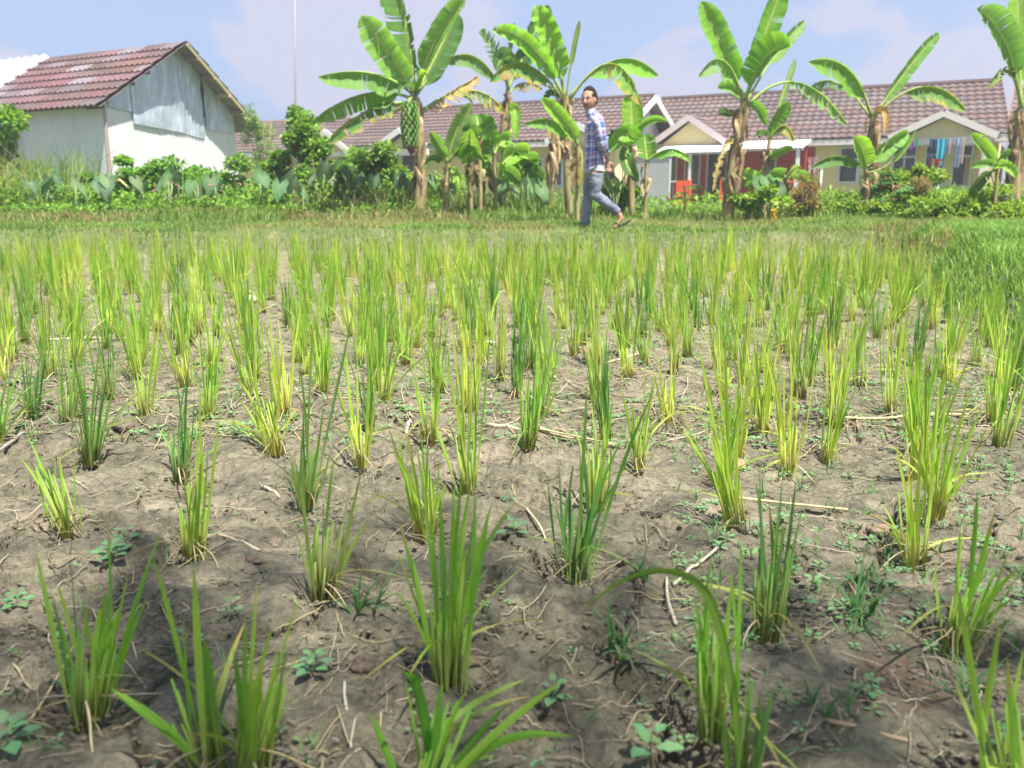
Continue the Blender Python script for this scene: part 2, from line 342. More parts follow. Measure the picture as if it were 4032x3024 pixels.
# ------------------------------------------------------------------ rice clump positions (base x, y; blade tips; look)
HAND = [
 ((190,1548), [(75,1175),(150,1182),(205,1225),(232,1110),(330,1200),(365,1105),(110,1270),(250,1300),(318,1290)], 'green', 'bushy bright green rice clump with splayed blades, leftmost of the near clumps'),
 ((452,1665), [(330,1200),(418,1212),(428,1290),(240,1488),(395,1330)], 'green', 'tall rice clump at the bottom edge with two broad blades leaning left'),
 ((528,1662), [(556,1252),(650,1278),(590,1350),(504,1400),(640,1490),(620,1400),(575,1380),(530,1330)], 'green', 'dense fan-shaped rice clump cut off by the bottom edge left of centre'),
 ((150,1148), [(58,935),(78,1000),(42,985),(128,985),(100,1010),(140,1070)], 'green', 'small rice clump leaning strongly to the left near the left edge'),
 ((193,998), [(158,712),(165,760),(265,770),(215,748),(235,800),(180,800),(250,830),(150,850)], 'dark', 'upright dark green rice clump standing just behind the small left-leaning clump'),
 ((388,1036), [(368,768),(408,775),(350,870),(420,830),(440,900),(380,820)], 'dark', 'dark green upright rice clump just behind the slender clump with a curved dry leaf'),
 ((415,1203), [(432,840),(475,885),(370,1060),(405,930),(450,960),(385,1000)], 'green', 'slender rice clump with narrow upright blades left of the middle foreground'),
 ((597,975), [(500,800),(525,870),(548,770),(575,735),(612,745),(480,905),(620,830),(535,840)], 'yellow', 'pale yellow rice clump fanned out to the left'),
 ((656,1097), [(678,680),(645,770),(655,870),(700,870),(718,960),(632,980),(765,660)], 'dark', 'tallest dark blue-green rice clump with a single high narrow blade'),
 ((692,1292), [(782,1010),(650,1040),(722,972),(748,1020),(765,1090),(635,980),(700,1080)], 'pale', 'thin pale rice clump with few wispy blades in a V shape'),
 ((782,1000), [(745,742),(800,790),(772,765),(720,800),(810,870)], 'yellow', 'yellow green rice clump right of the tallest dark clump'),
 ((926,1156), [(835,912),(860,930),(845,960),(905,905),(950,990),(880,940),(900,965),(925,950),(965,1040)], 'green', 'compact many-bladed rice clump leaning left in the centre of the foreground'),
 ((966,1456), [(860,1122),(1050,948),(975,1032),(1065,1080),(1000,1000),(950,1060),(1025,1040),(930,1100),(1055,1120),(890,1200)], 'green', 'large central rice clump with broad green blades close to the bottom'),
 ((1016,1056), [(935,900),(1000,722),(1060,690),(985,800),(1040,790),(960,760),(1020,750)], 'yellow', 'yellow-stemmed rice clump standing behind the compact leaning clump'),
 ((930,950), [(905,700),(935,740),(950,780),(890,760)], 'green', 'slim rice clump with one thick pale stem in the middle of the field'),
 ((1143,970), [(1115,742),(1140,680),(1180,745),(1215,822),(1160,700),(1128,780),(1200,770)], 'green', 'neat upright rice clump in front of the long dry stalk'),
 ((1240,1242), [(1240,848),(1208,1000),(1268,822),(1350,935),(1300,1000),(1412,842),(1255,930),(1225,1060)], 'dark', 'tall dark green rice clump right of centre with blades fanning right'),
 ((1288,1080), [(1260,860),(1300,870),(1325,850),(1310,900),(1280,880)], 'yellow', 'yellowish rice clump partly hidden behind the tall dark clump right of centre'),
 ((1377,1012), [(1340,830),(1420,800),(1392,778),(1450,850),(1365,860)], 'green', 'medium rice clump behind and right of the tall dark clump right of centre'),
 ((1441,916), [(1420,760),(1450,742),(1410,800),(1460,780)], 'yellow', 'small yellow-green rice clump with a pale bright base'),
 ((1592,1140), [(1455,868),(1490,800),(1506,728),(1566,722),(1582,850),(1470,930),(1530,820),(1545,870),(1510,880),(1595,900)], 'green', 'wide rice clump with long blades leaning up to the left, right of centre'),
 ((1702,1026), [(1660,760),(1722,742),(1762,762),(1700,652),(1640,720),(1740,800),(1680,800),(1715,830)], 'yellow', 'tall full rice clump with yellow stems on the right'),
 ((1656,1372), [(1640,1002),(1720,1030),(1692,1008),(1660,1080),(1735,1090),(1700,1120)], 'dark', 'upright rice clump with a broad dark blade beside a deep hole in the mud'),
 ((1545,1592), [(1510,1172),(1600,1150),(1540,1230),(1580,1260),(1620,1300),(1498,1280)], 'green', 'green rice clump half hidden behind the big arching leaf at the bottom right'),
 ((1605,1720), [(1672,1480),(1640,1500),(1560,1540),(1620,1400)], 'dark', 'blurred rice clump at the bottom edge with a long leaf arching over to the left'),
 ((1976,1226), [(1932,950),(1990,930),(1960,1000),(2020,980),(1945,1040),(2005,1030)], 'yellow', 'bright rice clump with pale thick stems in front of the widest clump on the right'),
 ((2020,1110), [(1950,900),(2000,760),(2048,840),(2100,832),(2080,900),(1985,860),(2120,880),(2060,870),(2030,800),(2100,950)], 'green', 'widest and fullest rice clump near the right edge'),
 ((2062,1402), [(2020,1192),(2112,1050),(2190,1162),(2205,1220),(2085,1110),(2150,1100),(2140,1180),(2190,1290)], 'green', 'spreading rice clump at the right edge beside a dark hollow'),
 ((905,1750), [(873,1452),(800,1540),(955,1470),(1012,1482),(1095,1330),(1222,1466),(1106,1512),(925,1500),(985,1560)], 'green', 'blurred close rice clump at the bottom centre with one hooked leaf'),
 ((2190,1745), [(2065,1252),(2055,1455),(2160,1345),(2212,1400),(2175,1420),(2130,1500)], 'yellow', 'blurred yellow-green rice clump in the bottom right corner'),
 ((66,903), [(115,655),(85,722),(45,760),(100,760),(60,700)], 'dark', 'rice clump with a broad dark blade leaning right at the left edge'),
 ((315,900), [(250,600),(340,600),(290,680),(360,690),(220,720),(330,740)], 'yellow', 'bright yellow-based rice clump behind the dark upright clump on the left'),
 ((2145,916), [(2110,700),(2170,680),(2190,740),(2130,760)], 'green', 'rice clump next to the grassy bank at the right edge'),
 ((1855,836), [(1840,650),(1880,620),(1900,690),(1860,660),(1825,700)], 'green', 'rice clump standing alone on bare mud on the right side'),
 ((1925,890), [(1900,700),(1950,690),(1980,740),(1920,740)], 'yellow', 'yellow green rice clump diagonally behind the widest clump on the right'),
 ((460,803), [(430,600),(470,590),(500,640),(440,660)], 'yellow', 'rice clump with strongly yellow stems left of centre behind the front rows'),
]
for b, *_ in HAND:
    p = onz(*b); RICE.append((p.x, p.y))
rg = random.Random(11)
GRID = []
sp_ = .275
row = 0; y = 2.35
while y < 9.05:
    wdt = .64 * y + .5
    nx = int(wdt / sp_) + 1
    sh = .25 * math.sin(row * .6) + row * .035
    for i in range(-nx, nx + 1):
        x = i * sp_ + (sh % sp_) + rg.uniform(-.05, .05) + .02 * math.sin(y * 3); yy = y + rg.uniform(-.06, .06) - .05 * x
        if abs(x) > .62 * yy + .25: continue
        if float(bank(np.array([x]), np.array([yy]))[0]) > .12: continue
        if rg.random() < .07: continue
        if any(math.hypot(x - a, yy - b) < .21 for a, b in RICE[:len(HAND)]): continue
        if yy < 2.55 and x > -99:
            if rg.random() < .35: continue
        GRID.append((x, yy, row))
    y += sp_ * 1.0; row += 1
for x, y, r in GRID: RICE.append((x, y))

# ------------------------------------------------------------------ the ground: one sheet to the horizon
def build_ground():
    ys = list(np.linspace(-8, .55, 14)); y = .6
    while y < 12: ys.append(y); y += .0048 * (y + .9)
    while y < 700: ys.append(y); y += .03 * y
    ys = np.array(ys); us = np.concatenate([[-9, -4, -2, -1.3, -1.0], np.linspace(-.8, .8, 560), [1.0, 1.3, 2, 4, 9]])
    U, Y = np.meshgrid(us, ys); X = U * (np.maximum(Y, 0) + .9) * .82
    X = np.where(Y < .55, U * 1.2 * 1.0, X)
    Z = ground(X, Y)
    fld = 1 - bank(X, Y)
    # drying cracks in the mud, only in places
    nx_ = noise2(X * 5, Y * 5, 21) * .35; ny_ = noise2(X * 5, Y * 5, 22) * .35
    e = worley_edge(X * 2.6 + nx_, Y * 2.6 + ny_)
    where = sstep(.38, .52, noise2(X * 1.6 + 4, Y * 1.6, 31))
    Z = Z - .045 * where * fld * (1 - sstep(.0, .045, e)) * (Y < 6) * (Y > .5)
    # hollows trodden round the clumps
    for i, (a, b) in enumerate(RICE[:len(HAND)]):
        rx = .05 + .02 * (i % 3); d = np.hypot((X - a - .012) / 1.1, Y - b + .008)
        Z = Z - fld * .022 * np.exp(-(d / rx) ** 2) + fld * .010 * np.exp(-((d - rx * 1.9) / .03) ** 2)
    for px, py, rr, dp in ((1705, 1310, .05, .045), (480, 1090, .05, .05), (2075, 1415, .07, .05), (1200, 1225, .04, .04), (205, 1440, .07, .035), (90, 1110, .05, .03), (1500, 1610, .07, .05), (240, 960, .05, .035)):
        q = onz(px, py); d = np.hypot(X - q.x, (Y - q.y)); Z = Z - dp * np.exp(-(d / rr) ** 2)
    col = np.zeros(X.shape + (3,)); col[..., 0] = 1 - fld
    q = onz(1950, 1520); col[..., 1] = .6 * (1 - sstep(.05, .085, np.hypot(X - q.x, (Y - q.y) * .8) + (noise2(X * 40, Y * 40, 8) - .5) * .05))
    ny, nx = X.shape; V = np.stack([X, Y, Z], -1).reshape(-1, 3)
    i = np.arange(ny - 1)[:, None] * nx + np.arange(nx - 1)[None, :]; i = i.ravel()
    Fc = np.stack([i, i + 1, i + nx + 1, i + nx], 1)
    o = link('ground', mesh_np('ground', V, Fc, col.reshape(-1, 3), True), M['soil']); tag(o, kind='structure')
build_ground()

# ------------------------------------------------------------------ rice
CG = {'dark': [(.085, .25, .07), (.12, .31, .06), (.18, .38, .06)],
      'green': [(.19, .41, .05), (.25, .49, .05), (.32, .56, .06), (.40, .60, .08)],
      'yellow': [(.29, .50, .05), (.39, .58, .07), (.48, .64, .09), (.56, .66, .13)],
      'pale': [(.28, .45, .08), (.38, .53, .12), (.46, .56, .15)]}
STEMC = {'dark': (.36, .45, .15), 'green': (.54, .58, .18), 'yellow': (.68, .68, .24), 'pale': (.42, .42, .19)}
def lerp3(a, b, t): return tuple(a[i] + (b[i] - a[i]) * t for i in range(3))
def blade(mb, p0, d0, tip, width, col, scol, rng, segs=9, blunt=None, bend=0.0, hang=0.0):
    """a leaf from p0 that leaves along d0 and ends at tip; grooved ribbon"""
    p0 = Vector(p0); tip = Vector(tip); L = (tip - p0).length
    c1 = p0 + Vector(d0).normalized() * L * .45
    if hang: c1 = c1 + Vector((0, 0, hang * L))
    a = rng.uniform(-1.1, 1.1); face = Vector((math.cos(a), math.sin(a) * .8, 0)).normalized()
    if blunt is None: blunt = rng.random() < .42
    tw = rng.uniform(-.7, .7); prev = None
    brown = rng.random() < .10
    for i in range(segs + 1):
        t = i / segs
        p = p0 * (1 - t) ** 2 + c1 * 2 * t * (1 - t) + tip * t * t
        tg = ((c1 - p0) * (1 - t) + (tip - c1) * t).normalized()
        sd_ = (face - tg * face.dot(tg)).normalized(); nr = tg.cross(sd_)
        sd_ = sd_ * math.cos(tw * t) + nr * math.sin(tw * t); nr = tg.cross(sd_)
        if t < .25: wd = .45 + 1.1 * t
        else: wd = .72 + .28 * math.sin(min(1, (t - .25) / .3) * math.pi / 2)
        if t > .5: wd *= (1 - ((t - .5) / .5) ** (3.4 if not blunt else 8) * (.96 if not blunt else .35))
        wd *= width / 2
        p = p + nr * (bend * L * math.sin(t * math.pi))
        c = lerp3(scol, col, min(1, max(0, (t - .05) / .36)))
        if brown and t > .86: c = lerp3(c, (.42, .28, .10), .8)
        elif t > .8: c = lerp3(c, (.30, .34, .06), .25)
        row_ = [mb.vert(p - sd_ * wd + nr * wd * .35, c), mb.vert(p, lerp3(c, (.3, .4, .08), .25)), mb.vert(p + sd_ * wd + nr * wd * .35, c)]
        if prev: mb.face(prev[0], prev[1], row_[1], row_[0]); mb.face(prev[1], prev[2], row_[2], row_[1])
        prev = row_
def withered(mb, base, rng, n, L=.10):
    for _ in range(n):
        a = rng.uniform(0, 6.28); r0 = rng.uniform(.0, .02); l = L * rng.uniform(.5, 1.3)
        p = Vector(base) + Vector((math.cos(a) * r0, math.sin(a) * r0, rng.uniform(.0, .05))); z0 = base[2]
        pts = [p]; h = rng.uniform(0, .028)
        for k in range(1, 6):
            t = k / 5; a += rng.uniform(-.2, .2)
            p = p + Vector((math.cos(a), math.sin(a), 0)) * l / 5
            pts.append(Vector((p.x, p.y, z0 + (base[2] * 0) + .008 + max(0, (1 - t) * .03 + h * math.sin(t * 3.1) * (1 - .4 * t)))))
        wv = rng.uniform(.0006, .0014); c = rng.choice([(.46, .36, .18), (.36, .27, .14), (.54, .45, .27), (.30, .22, .12)])
        mb.tube(pts, [(wv * 1.6, wv * .5)] * 5 + [(wv * .5, wv * .3)], 4, c)
def clump(base, tips, kind, rng, extra=2.2, wscale=1.0, near=True):
    """two meshes: green blades; withered leaves at the foot. tips in world space"""
    g = MB(); s = MB(); base = Vector(base)
    cols = CG[kind]
    tips = [Vector(t) for t in tips]
    cx = sum((t - base for t in tips), Vector()) / len(tips)
    allt = [(t, 1.0, False) for t in tips]
    for _ in range(int(len(tips) * extra)):
        a, b = rng.choice(tips), rng.choice(tips); f = rng.random()
        q = base + (a.lerp(b, f) - base) * rng.uniform(.55, .97)
        q += Vector((rng.uniform(-.03, .03), rng.uniform(-.07, .07), 0))
        allt.append((q, rng.uniform(.5, .9), None))
    for t, ws, bl in allt:
        kink = near and rng.random() < .10
        if kink: t = base + Vector(((t.x - base.x) * 1.7, (t.y - base.y) * 1.7, (t.z - base.z) * rng.uniform(.45, .75)))
        d = t - base; rr = rng.uniform(.004, .026)
        off = Vector((d.x, d.y, 0)); off = (off.normalized() * rr if off.length > 1e-4 else Vector((rr, 0, 0))) + Vector((rng.uniform(-.012, .012), rng.uniform(-.012, .012), 0))
        p0 = base + off + Vector((0, 0, -.012))
        up = Vector((d.x * .62, d.y * .62, d.z * 1.12))
        col = rng.choice(cols); vv = rng.uniform(.82, 1.15); col = tuple(c * vv for c in col)
        wdt = rng.uniform(.0058, .0088) * ws * wscale
        if ws < 1 and rng.random() < .3: col = lerp3(col, (.40, .42, .08), rng.uniform(.4, .9)); wdt *= .7
        blade(g, p0, up, t, wdt, col, STEMC[kind], rng, 9 if near else 6, bend=rng.uniform(-.04, .04), blunt=bl, hang=rng.uniform(.12, .3) if kink else 0)
    for _ in range(rng.randint(1, 4)):      # bent and hanging leaves
        a = rng.uniform(0, 6.28); l = rng.uniform(.10, .24); q = base + Vector((math.cos(a) * l, math.sin(a) * l, rng.uniform(.01, .16)))
        col = lerp3(rng.choice(cols), (.46, .42, .12), rng.uniform(.1, .9)); blade(g, base + Vector((0, 0, rng.uniform(.0, .06))), (math.cos(a) * .5, math.sin(a) * .5, 1.6), q, rng.uniform(.003, .006) * wscale, col, STEMC[kind], rng, 9, blunt=False)
    # sheaths: short thick stems
    for _ in range(int(6 + len(tips) * 1.1)):
        a = rng.uniform(0, 6.28); r0 = rng.uniform(.003, .024); h = rng.uniform(.09, .19)
        p = base + Vector((math.cos(a) * r0, math.sin(a) * r0, -.012)); q = p + Vector((math.cos(a) * .012, math.sin(a) * .012, 0)) + (cx.normalized() * h)
        sc = lerp3(STEMC[kind], cols[-1], .2); c2 = lerp3(sc, (.55, .45, .22), rng.random() * .4)
        g.tube([p, p.lerp(q, .5), q], [.0032, .0028, .0016], 5, [c2, sc, cols[1]])
    withered(s, base, rng, rng.randint(5, 10) if near else 3)
    return g, s
def rice_thing(g, s, base, label, group='rice clumps transplanted in the mud field'):
    r = empty('rice_plant', base); tag(r, label, 'rice plant', group)
    g.build('leaf_blades', M['rice'], r); s.build('withered_leaves', M['straw'], r); return r
rr_ = random.Random(5)
EXT = {(905, 1750): .15, (1605, 1720): .3, (452, 1665): .35, (2190, 1745): .5, (692, 1292): .9, (656, 1097): 1.2, (190, 1548): 1.4, (150, 1148): 1.6}
for (b, tips, kind, label) in HAND:
    base = ong(*b); T = []
    for tx, ty in tips:
        T.append(P(tx, ty, base.y + rr_.uniform(-.07, .07) * (1.0 if base.y > 1.3 else .5)))
    ws = 1.0
    if b == (905, 1750): ws = 1.7
    if b == (452, 1665): ws = 1.6
    if b in ((2190, 1745), (1605, 1720)): ws = 1.3
    if b in ((190, 1548), (966, 1456), (528, 1662), (1656, 1372)): ws = 1.15
    g, s = clump(base, T, kind, rr_, EXT.get(b, 2.0) * .75, ws)
    if b == (1605, 1720):       # the leaf that arches over
        d = base.y; pts = [base, P(1580, 1480, d), P(1530, 1290, d), P(1450, 1232, d + .02), P(1350, 1250, d + .05), P(1258, 1316, d + .1)]
        sm = []; n_ = 26
        for i in range(n_ + 1):
            t = i / n_ * (len(pts) - 1); k = min(int(t), len(pts) - 2); f = t - k
            p_ = [pts[max(k - 1, 0)], pts[k], pts[k + 1], pts[min(k + 2, len(pts) - 1)]]
            sm.append(.5 * ((2 * p_[1]) + (-p_[0] + p_[2]) * f + (2 * p_[0] - 5 * p_[1] + 4 * p_[2] - p_[3]) * f * f + (-p_[0] + 3 * p_[1] - 3 * p_[2] + p_[3]) * f ** 3))
        prev = None
        for i, p in enumerate(sm):
            t = i / n_; tg = (sm[min(i + 1, n_)] - sm[max(i - 1, 0)]).normalized(); sd_ = tg.cross(Vector((0, 1, .25))).normalized(); nr = tg.cross(sd_)
            wd = .0062 * (1 - max(0, (t - .4) / .6) ** 2 * .96) * (.6 + .4 * min(1, t / .2)); c = (.10, .25, .03)
            rw = [g.vert(p - sd_ * wd + nr * wd * .4, c), g.vert(p, (.2, .34, .06)), g.vert(p + sd_ * wd + nr * wd * .4, c)]
            if prev: g.face(prev[0], prev[1], rw[1], rw[0]); g.face(prev[1], prev[2], rw[2], rw[1])
            prev = rw
    if b == (905, 1750):        # hooked leaf and thick shaft
        d = base.y; pts = [base, P(930, 1640, d), P(912, 1530, d), P(893, 1462, d - .01), P(868, 1450, d - .03)]; prev = None
        for i in range(17):
            t = i / 16 * 4; k = min(int(t), 3); f = t - k; p = pts[k].lerp(pts[k + 1], f)
            wd = .0070 * (1 - max(0, (i / 16 - .75) / .25) ** 2 * .9); c = (.10, .26, .02)
            rw = [g.vert(p + Vector((-wd, .002, 0)), c), g.vert(p, (.14, .31, .04)), g.vert(p + Vector((wd, .002, 0)), c)]
            if prev: g.face(prev[0], prev[1], rw[1], rw[0]); g.face(prev[1], prev[2], rw[2], rw[1])
            prev = rw
    rice_thing(g, s, base, label)

def gen_tips(rng, h, spread, lean, n):
    T = []
    for _ in range(n):
        a = rng.uniform(0, 6.28); th = spread * math.sqrt(rng.random()); l = h * rng.uniform(.72, 1.06)
        T.append(Vector((math.sin(th) * math.cos(a) * l + lean[0] * l, math.sin(th) * math.sin(a) * l + lean[1] * l, math.cos(th) * l)))
    return T
LIB = []
rl = random.Random(77)
for i in range(26):
    kind = ['green', 'yellow', 'green', 'yellow', 'green', 'pale', 'yellow', 'dark'][i % 8]
    h = rl.uniform(.35, .46); spr = rl.choice([.16, .22, .3, .42]); n = rl.randint(6, 11)
    g, s = clump((0, 0, 0), gen_tips(rl, h, spr, (rl.uniform(-.14, .12), rl.uniform(-.08, .08)), n), kind, rl, 1.2, .95, True)
    LIB.append((g.mesh('leaf_blades'), s.mesh('withered_leaves'), kind))
for m1, m2, _ in LIB: m1.materials.append(M['rice']); m2.materials.append(M['straw'])
SIMPLE = []
for i in range(10):
    kind = ['green', 'yellow', 'green', 'yellow', 'pale'][i % 5]
    g, s = clump((0, 0, 0), gen_tips(rl, rl.uniform(.34, .43), rl.uniform(.16, .36), (rl.uniform(-.08, .08), 0), 8), kind, rl, 1.1, 1.15, False)
    SIMPLE.append((np.array(g.v), g.f, np.array(g.c)))
GRID.sort(key=lambda q: q[1])
budget = 300 - len(HAND)
near_g, far_g = GRID[:budget], GRID[budget:]
ORD = ['first', 'second', 'third', 'fourth', 'fifth', 'sixth', 'seventh', 'eighth', 'ninth', 'tenth', 'eleventh', 'twelfth', 'thirteenth', 'fourteenth', 'fifteenth', 'sixteenth', 'seventeenth', 'eighteenth', 'nineteenth', 'twentieth', 'twenty-first', 'twenty-second', 'twenty-third', 'twenty-fourth', 'twenty-fifth', 'twenty-sixth', 'twenty-seventh', 'twenty-eighth', 'twenty-ninth', 'thirtieth']
rows = {}
for q in near_g: rows.setdefault(q[2], []).append(q)
WORD = {'green': 'fresh green', 'yellow': 'yellow-stemmed', 'pale': 'pale thin', 'dark': 'dark green'}
for ri, key in enumerate(sorted(rows)):
    for ci, (x, y, _) in enumerate(sorted(rows[key])):
        m1, m2, kind = LIB[rl.randrange(len(LIB))]
        r = empty('rice_plant', (x, y, gz(x, y)), rl.uniform(-.6, .6) + (math.pi if rl.random() < .4 else 0))
        sc = rl.uniform(.78, 1.08) * (1 + .02 * max(0, y - 4)); r.scale = (sc, sc, sc * rl.uniform(.94, 1.06))
        tag(r, '%s rice clump, %s from left in %s row behind the foreground clumps' % (WORD[kind], ORD[min(ci, 29)], ORD[min(ri, 29)]), 'rice plant', 'rice clumps transplanted in the mud field')
        for nm, me in (('leaf_blades', m1), ('withered_leaves', m2)):
            o = bpy.data.objects.new(nm, me); COL.objects.link(o); o.parent = r
# the many far clumps beyond the nearest three hundred
Vs, Cs, Fs, off = [], [], [], 0
for x, y, _ in far_g:
    v, f, c = SIMPLE[rl.randrange(10)]; a = rl.uniform(0, 6.28); s_ = rl.uniform(.95, 1.25)
    ca, sa = math.cos(a) * s_, math.sin(a) * s_
    Vs.append(np.stack([v[:, 0] * ca - v[:, 1] * sa + x, v[:, 0] * sa + v[:, 1] * ca + y, v[:, 2] * s_ + gz(x, y)], 1)); Cs.append(c * rl.uniform(.85, 1.12))
    Fs.append(np.array([t if len(t) == 4 else (t + (t[0],) * 3)[:4] for t in f if len(t) == 4]) + off); off += len(v)
if Vs:
    o = link('rice_field', mesh_np('rice_field', np.concatenate(Vs), np.concatenate(Fs), np.concatenate(Cs)), M['rice'])
    tag(o, 'crowded far rows of young green rice in front of the grass bank', 'rice', kind='stuff')

# ------------------------------------------------------------------ field litter and weeds
rs = random.Random(21)
def visible_pt(rng, y0, y1, px0=-60, px1=2270):
    while True:
        t = rng.random(); py = y0 + (y1 - y0) * t; p = onz(rng.uniform(px0, px1), py)
        if bank(np.array([p.x]), np.array([p.y]))[0] < .1: return Vector((p.x, p.y, gz(p.x, p.y)))
def straw_piece(mb, p, a, L, wv, rng, c, curl=.5, lift=.006):
    pts = []; q = Vector(p); n = 7
    for k in range(n):
        pts.append(Vector((q.x, q.y, gz(q.x, q.y) + lift + abs(math.sin(k * 1.1 + a)) * .004)))
        a += rng.uniform(-curl, curl); q = q + Vector((math.cos(a), math.sin(a), 0)) * L / (n - 1)
    mb.tube(pts, [(wv, wv * .6)] * (n - 1) + [(wv * .4, wv * .3)], 5, c)
SC = [(.42, .35, .23), (.36, .29, .19), (.50, .44, .32), (.27, .21, .14), (.20, .16, .11), (.46, .37, .20)]
mb = MB()
for _ in range(750):
    p = visible_pt(rs, 850, 1690); L = rs.uniform(.03, .16) * min(1, .5 + p.y * .2)
    straw_piece(mb, p, rs.uniform(0, 6.28), L, rs.uniform(.0005, .0014), rs, rs.choice(SC), rs.choice([.08, .12, .2, .5]))
for _ in range(1700):
    p = visible_pt(rs, 620, 950); straw_piece(mb, p, rs.uniform(0, 6.28), rs.uniform(.08, .3), rs.uniform(.0010, .0024), rs, rs.choice(SC), .15)
tag(mb.build('straw_litter', M['straw']), 'thin dry roots and straw scattered over the mud', 'straw', kind='stuff')
# crumbs of earth
mb = MB()
for _ in range(5200):
    p = visible_pt(rs, 760, 1690); r = rs.uniform(.0015, .006) * (1 + .25 * p.y); c = rs.uniform(.7, 1.25)
    mb.ell(p + Vector((0, 0, r * .3)), (r, r * rs.uniform(.6, 1), r * .6), (.17 * c, .145 * c, .11 * c), 5, 3, jit=.5, rng=rs)
tag(mb.build('earth_crumbs', M['clod'], smooth=False), 'small crumbs of dry mud lying on the field', 'soil crumbs', kind='stuff')

def leaf_quad(mb, p, d, nrm, L, wd, c, fold=.25, segs=2):
    """pointed leaf lying from p along d"""
    d = d.normalized(); s_ = d.cross(nrm).normalized(); nrm = s_.cross(d)
    a = mb.vert(p, c); m1 = mb.vert(p + d * L * .45 - nrm * wd * fold, lerp3(c, (.3, .36, .12), .15)); e = mb.vert(p + d * L - nrm * wd * .5, c)
    l = mb.vert(p + d * L * .42 - s_ * wd, c); r = mb.vert(p + d * L * .42 + s_ * wd, c)
    l2 = mb.vert(p + d * L * .78 - s_ * wd * .6 - nrm * wd * .15, c); r2 = mb.vert(p + d * L * .78 + s_ * wd * .6 - nrm * wd * .15, c)
    mb.face(a, m1, l); mb.face(a, r, m1); mb.face(m1, e, l2, l); mb.face(m1, r, r2, e)
def rosette(mb, p, R_, rng, n=4, c=(.13, .26, .11), layers=2, h=.02):
    a0 = rng.uniform(0, 6.28)
    for ly in range(layers):
        for k in range(n):
            a = a0 + k * 6.28 / n + ly * .6 + rng.uniform(-.2, .2); L = R_ * (1 - .35 * ly) * rng.uniform(.8, 1.15)
            d = Vector((math.cos(a), math.sin(a), rng.uniform(.1, .45)))
            q = p + Vector((math.cos(a), math.sin(a), 0)) * R_ * .18 + Vector((0, 0, h * (1 + ly)))
            cc = tuple(v * rng.uniform(.8, 1.2) for v in c); leaf_quad(mb, q, d, Vector((0, 0, 1)), L, L * .33, cc)
    mb.tube([p + Vector((0, 0, -.01)), p + Vector((0, 0, h * (layers + .3)))], .0012, 4, (.2, .22, .1))
def sprout(mb, p, H_, rng, n=5, c=(.12, .27, .06)):
    for _ in range(n):
        a = rng.uniform(0, 6.28); L = H_ * rng.uniform(.5, 1.1); th = rng.uniform(.2, 1.1)
        p0 = p + Vector((rng.uniform(-.004, .004), rng.uniform(-.004, .004), -.004)); prev = None; s_ = Vector((-math.sin(a), math.cos(a), 0)) * H_ * .028
        for k in range(5):
            t = k / 4; ang = th * (.5 + t * .9); q = p0 + Vector((math.cos(a) * math.sin(ang) * L * t, math.sin(a) * math.sin(ang) * L * t, math.cos(ang) * L * t)); wk = 1 - t ** 2 * .95
            rw = (mb.vert(q - s_ * wk, c), mb.vert(q + s_ * wk, c))
            if prev: mb.face(prev[0], prev[1], rw[1], rw[0])
            prev = rw
def named(name, mb, mat, base, label, cat, group=None):
    o = link(name, mb.mesh(name, base), mat); o.location = base; return tag(o, label, cat, group)
for px, py, R_, lb in ((1110, 1162, .040, 'largest pale green weed seedling, in front of the centre clumps'), (677, 1460, .034, 'pale round-leaved weed seedling beside the bottom fan-shaped clump'),
                       (502, 1336, .020, 'tiny four-leaved weed seedling on bare mud left of the centre'), (40, 1320, .030, 'pale weed seedling near the left edge by the splayed clump'),
                       (272, 1180, .030, 'weed seedling between the left-leaning clump and the slender clump'), (515, 945, .032, 'weed seedling between the two leftmost yellow clumps'),
                       (1195, 1525, .028, 'grey-green weed seedling above the hooked leaf tips at the bottom'), (1405, 1640, .040, 'broad-leaved weed seedling at the bottom edge right of centre'),
                       (2180, 1640, .03, 'whitish weed seedling in the bottom right corner'), (1880, 1515, .02, 'small weed seedling beside the reddish patch of mud'),
                       (20, 1620, .045, 'big leafy weed seedling in the bottom left corner'), (150, 1490, .02, 'small weed seedling leaning on the foot of the leftmost near clump'),
                       (1100, 1075, .022, 'small weed seedling behind the largest pale seedling'), (245, 1215, .04, 'leafy weed seedling right behind the splayed near clump')):
    p = ong(px, py); mb = MB(); rosette(mb, p, R_, rs, rs.choice([3, 4, 4, 5])); named('weed_seedling', mb, M['weed'], p, lb, 'weed', 'weed seedlings in the mud')
for px, py, H_, lb in ((800, 1330, .13, 'branching slender grass weed left of the big central clump'), (1870, 1330, .14, 'wide thin-leaved grass weed on bare mud at the right'), (1390, 1250, .10, 'grass weed under the tip of the arching leaf'),
                       (620, 1060, .09, 'low grass weed left of the tallest dark clump'), (1330, 1440, .12, 'thin grass weed between the central clump and the arching leaf'), (2110, 1500, .10, 'grass weed right of the reddish mud patch'), (1800, 1530, .09, 'grass weed left of the reddish mud patch'),
                       (510, 1600, .09, 'short green grass weed between the two bottom left clumps')):
    p = ong(px, py); mb = MB()
    for k in range(3): sprout(mb, p + Vector((rs.uniform(-.03, .03), rs.uniform(-.02, .02), 0)), H_, rs, 5, (.10, .22, .08))
    named('grass_weed', mb, M['grass'], p, lb, 'weed', 'grass weeds in the mud')
mb = MB()
for _ in range(420):
    p = visible_pt(rs, 960, 1690)
    if rs.random() < .5: rosette(mb, p, rs.uniform(.005, .014), rs, rs.choice([2, 3, 4]), (.15, .27, .13), 1, .006)
    else: sprout(mb, p, rs.uniform(.015, .06), rs, rs.randint(2, 4), (.11, .25, .08))
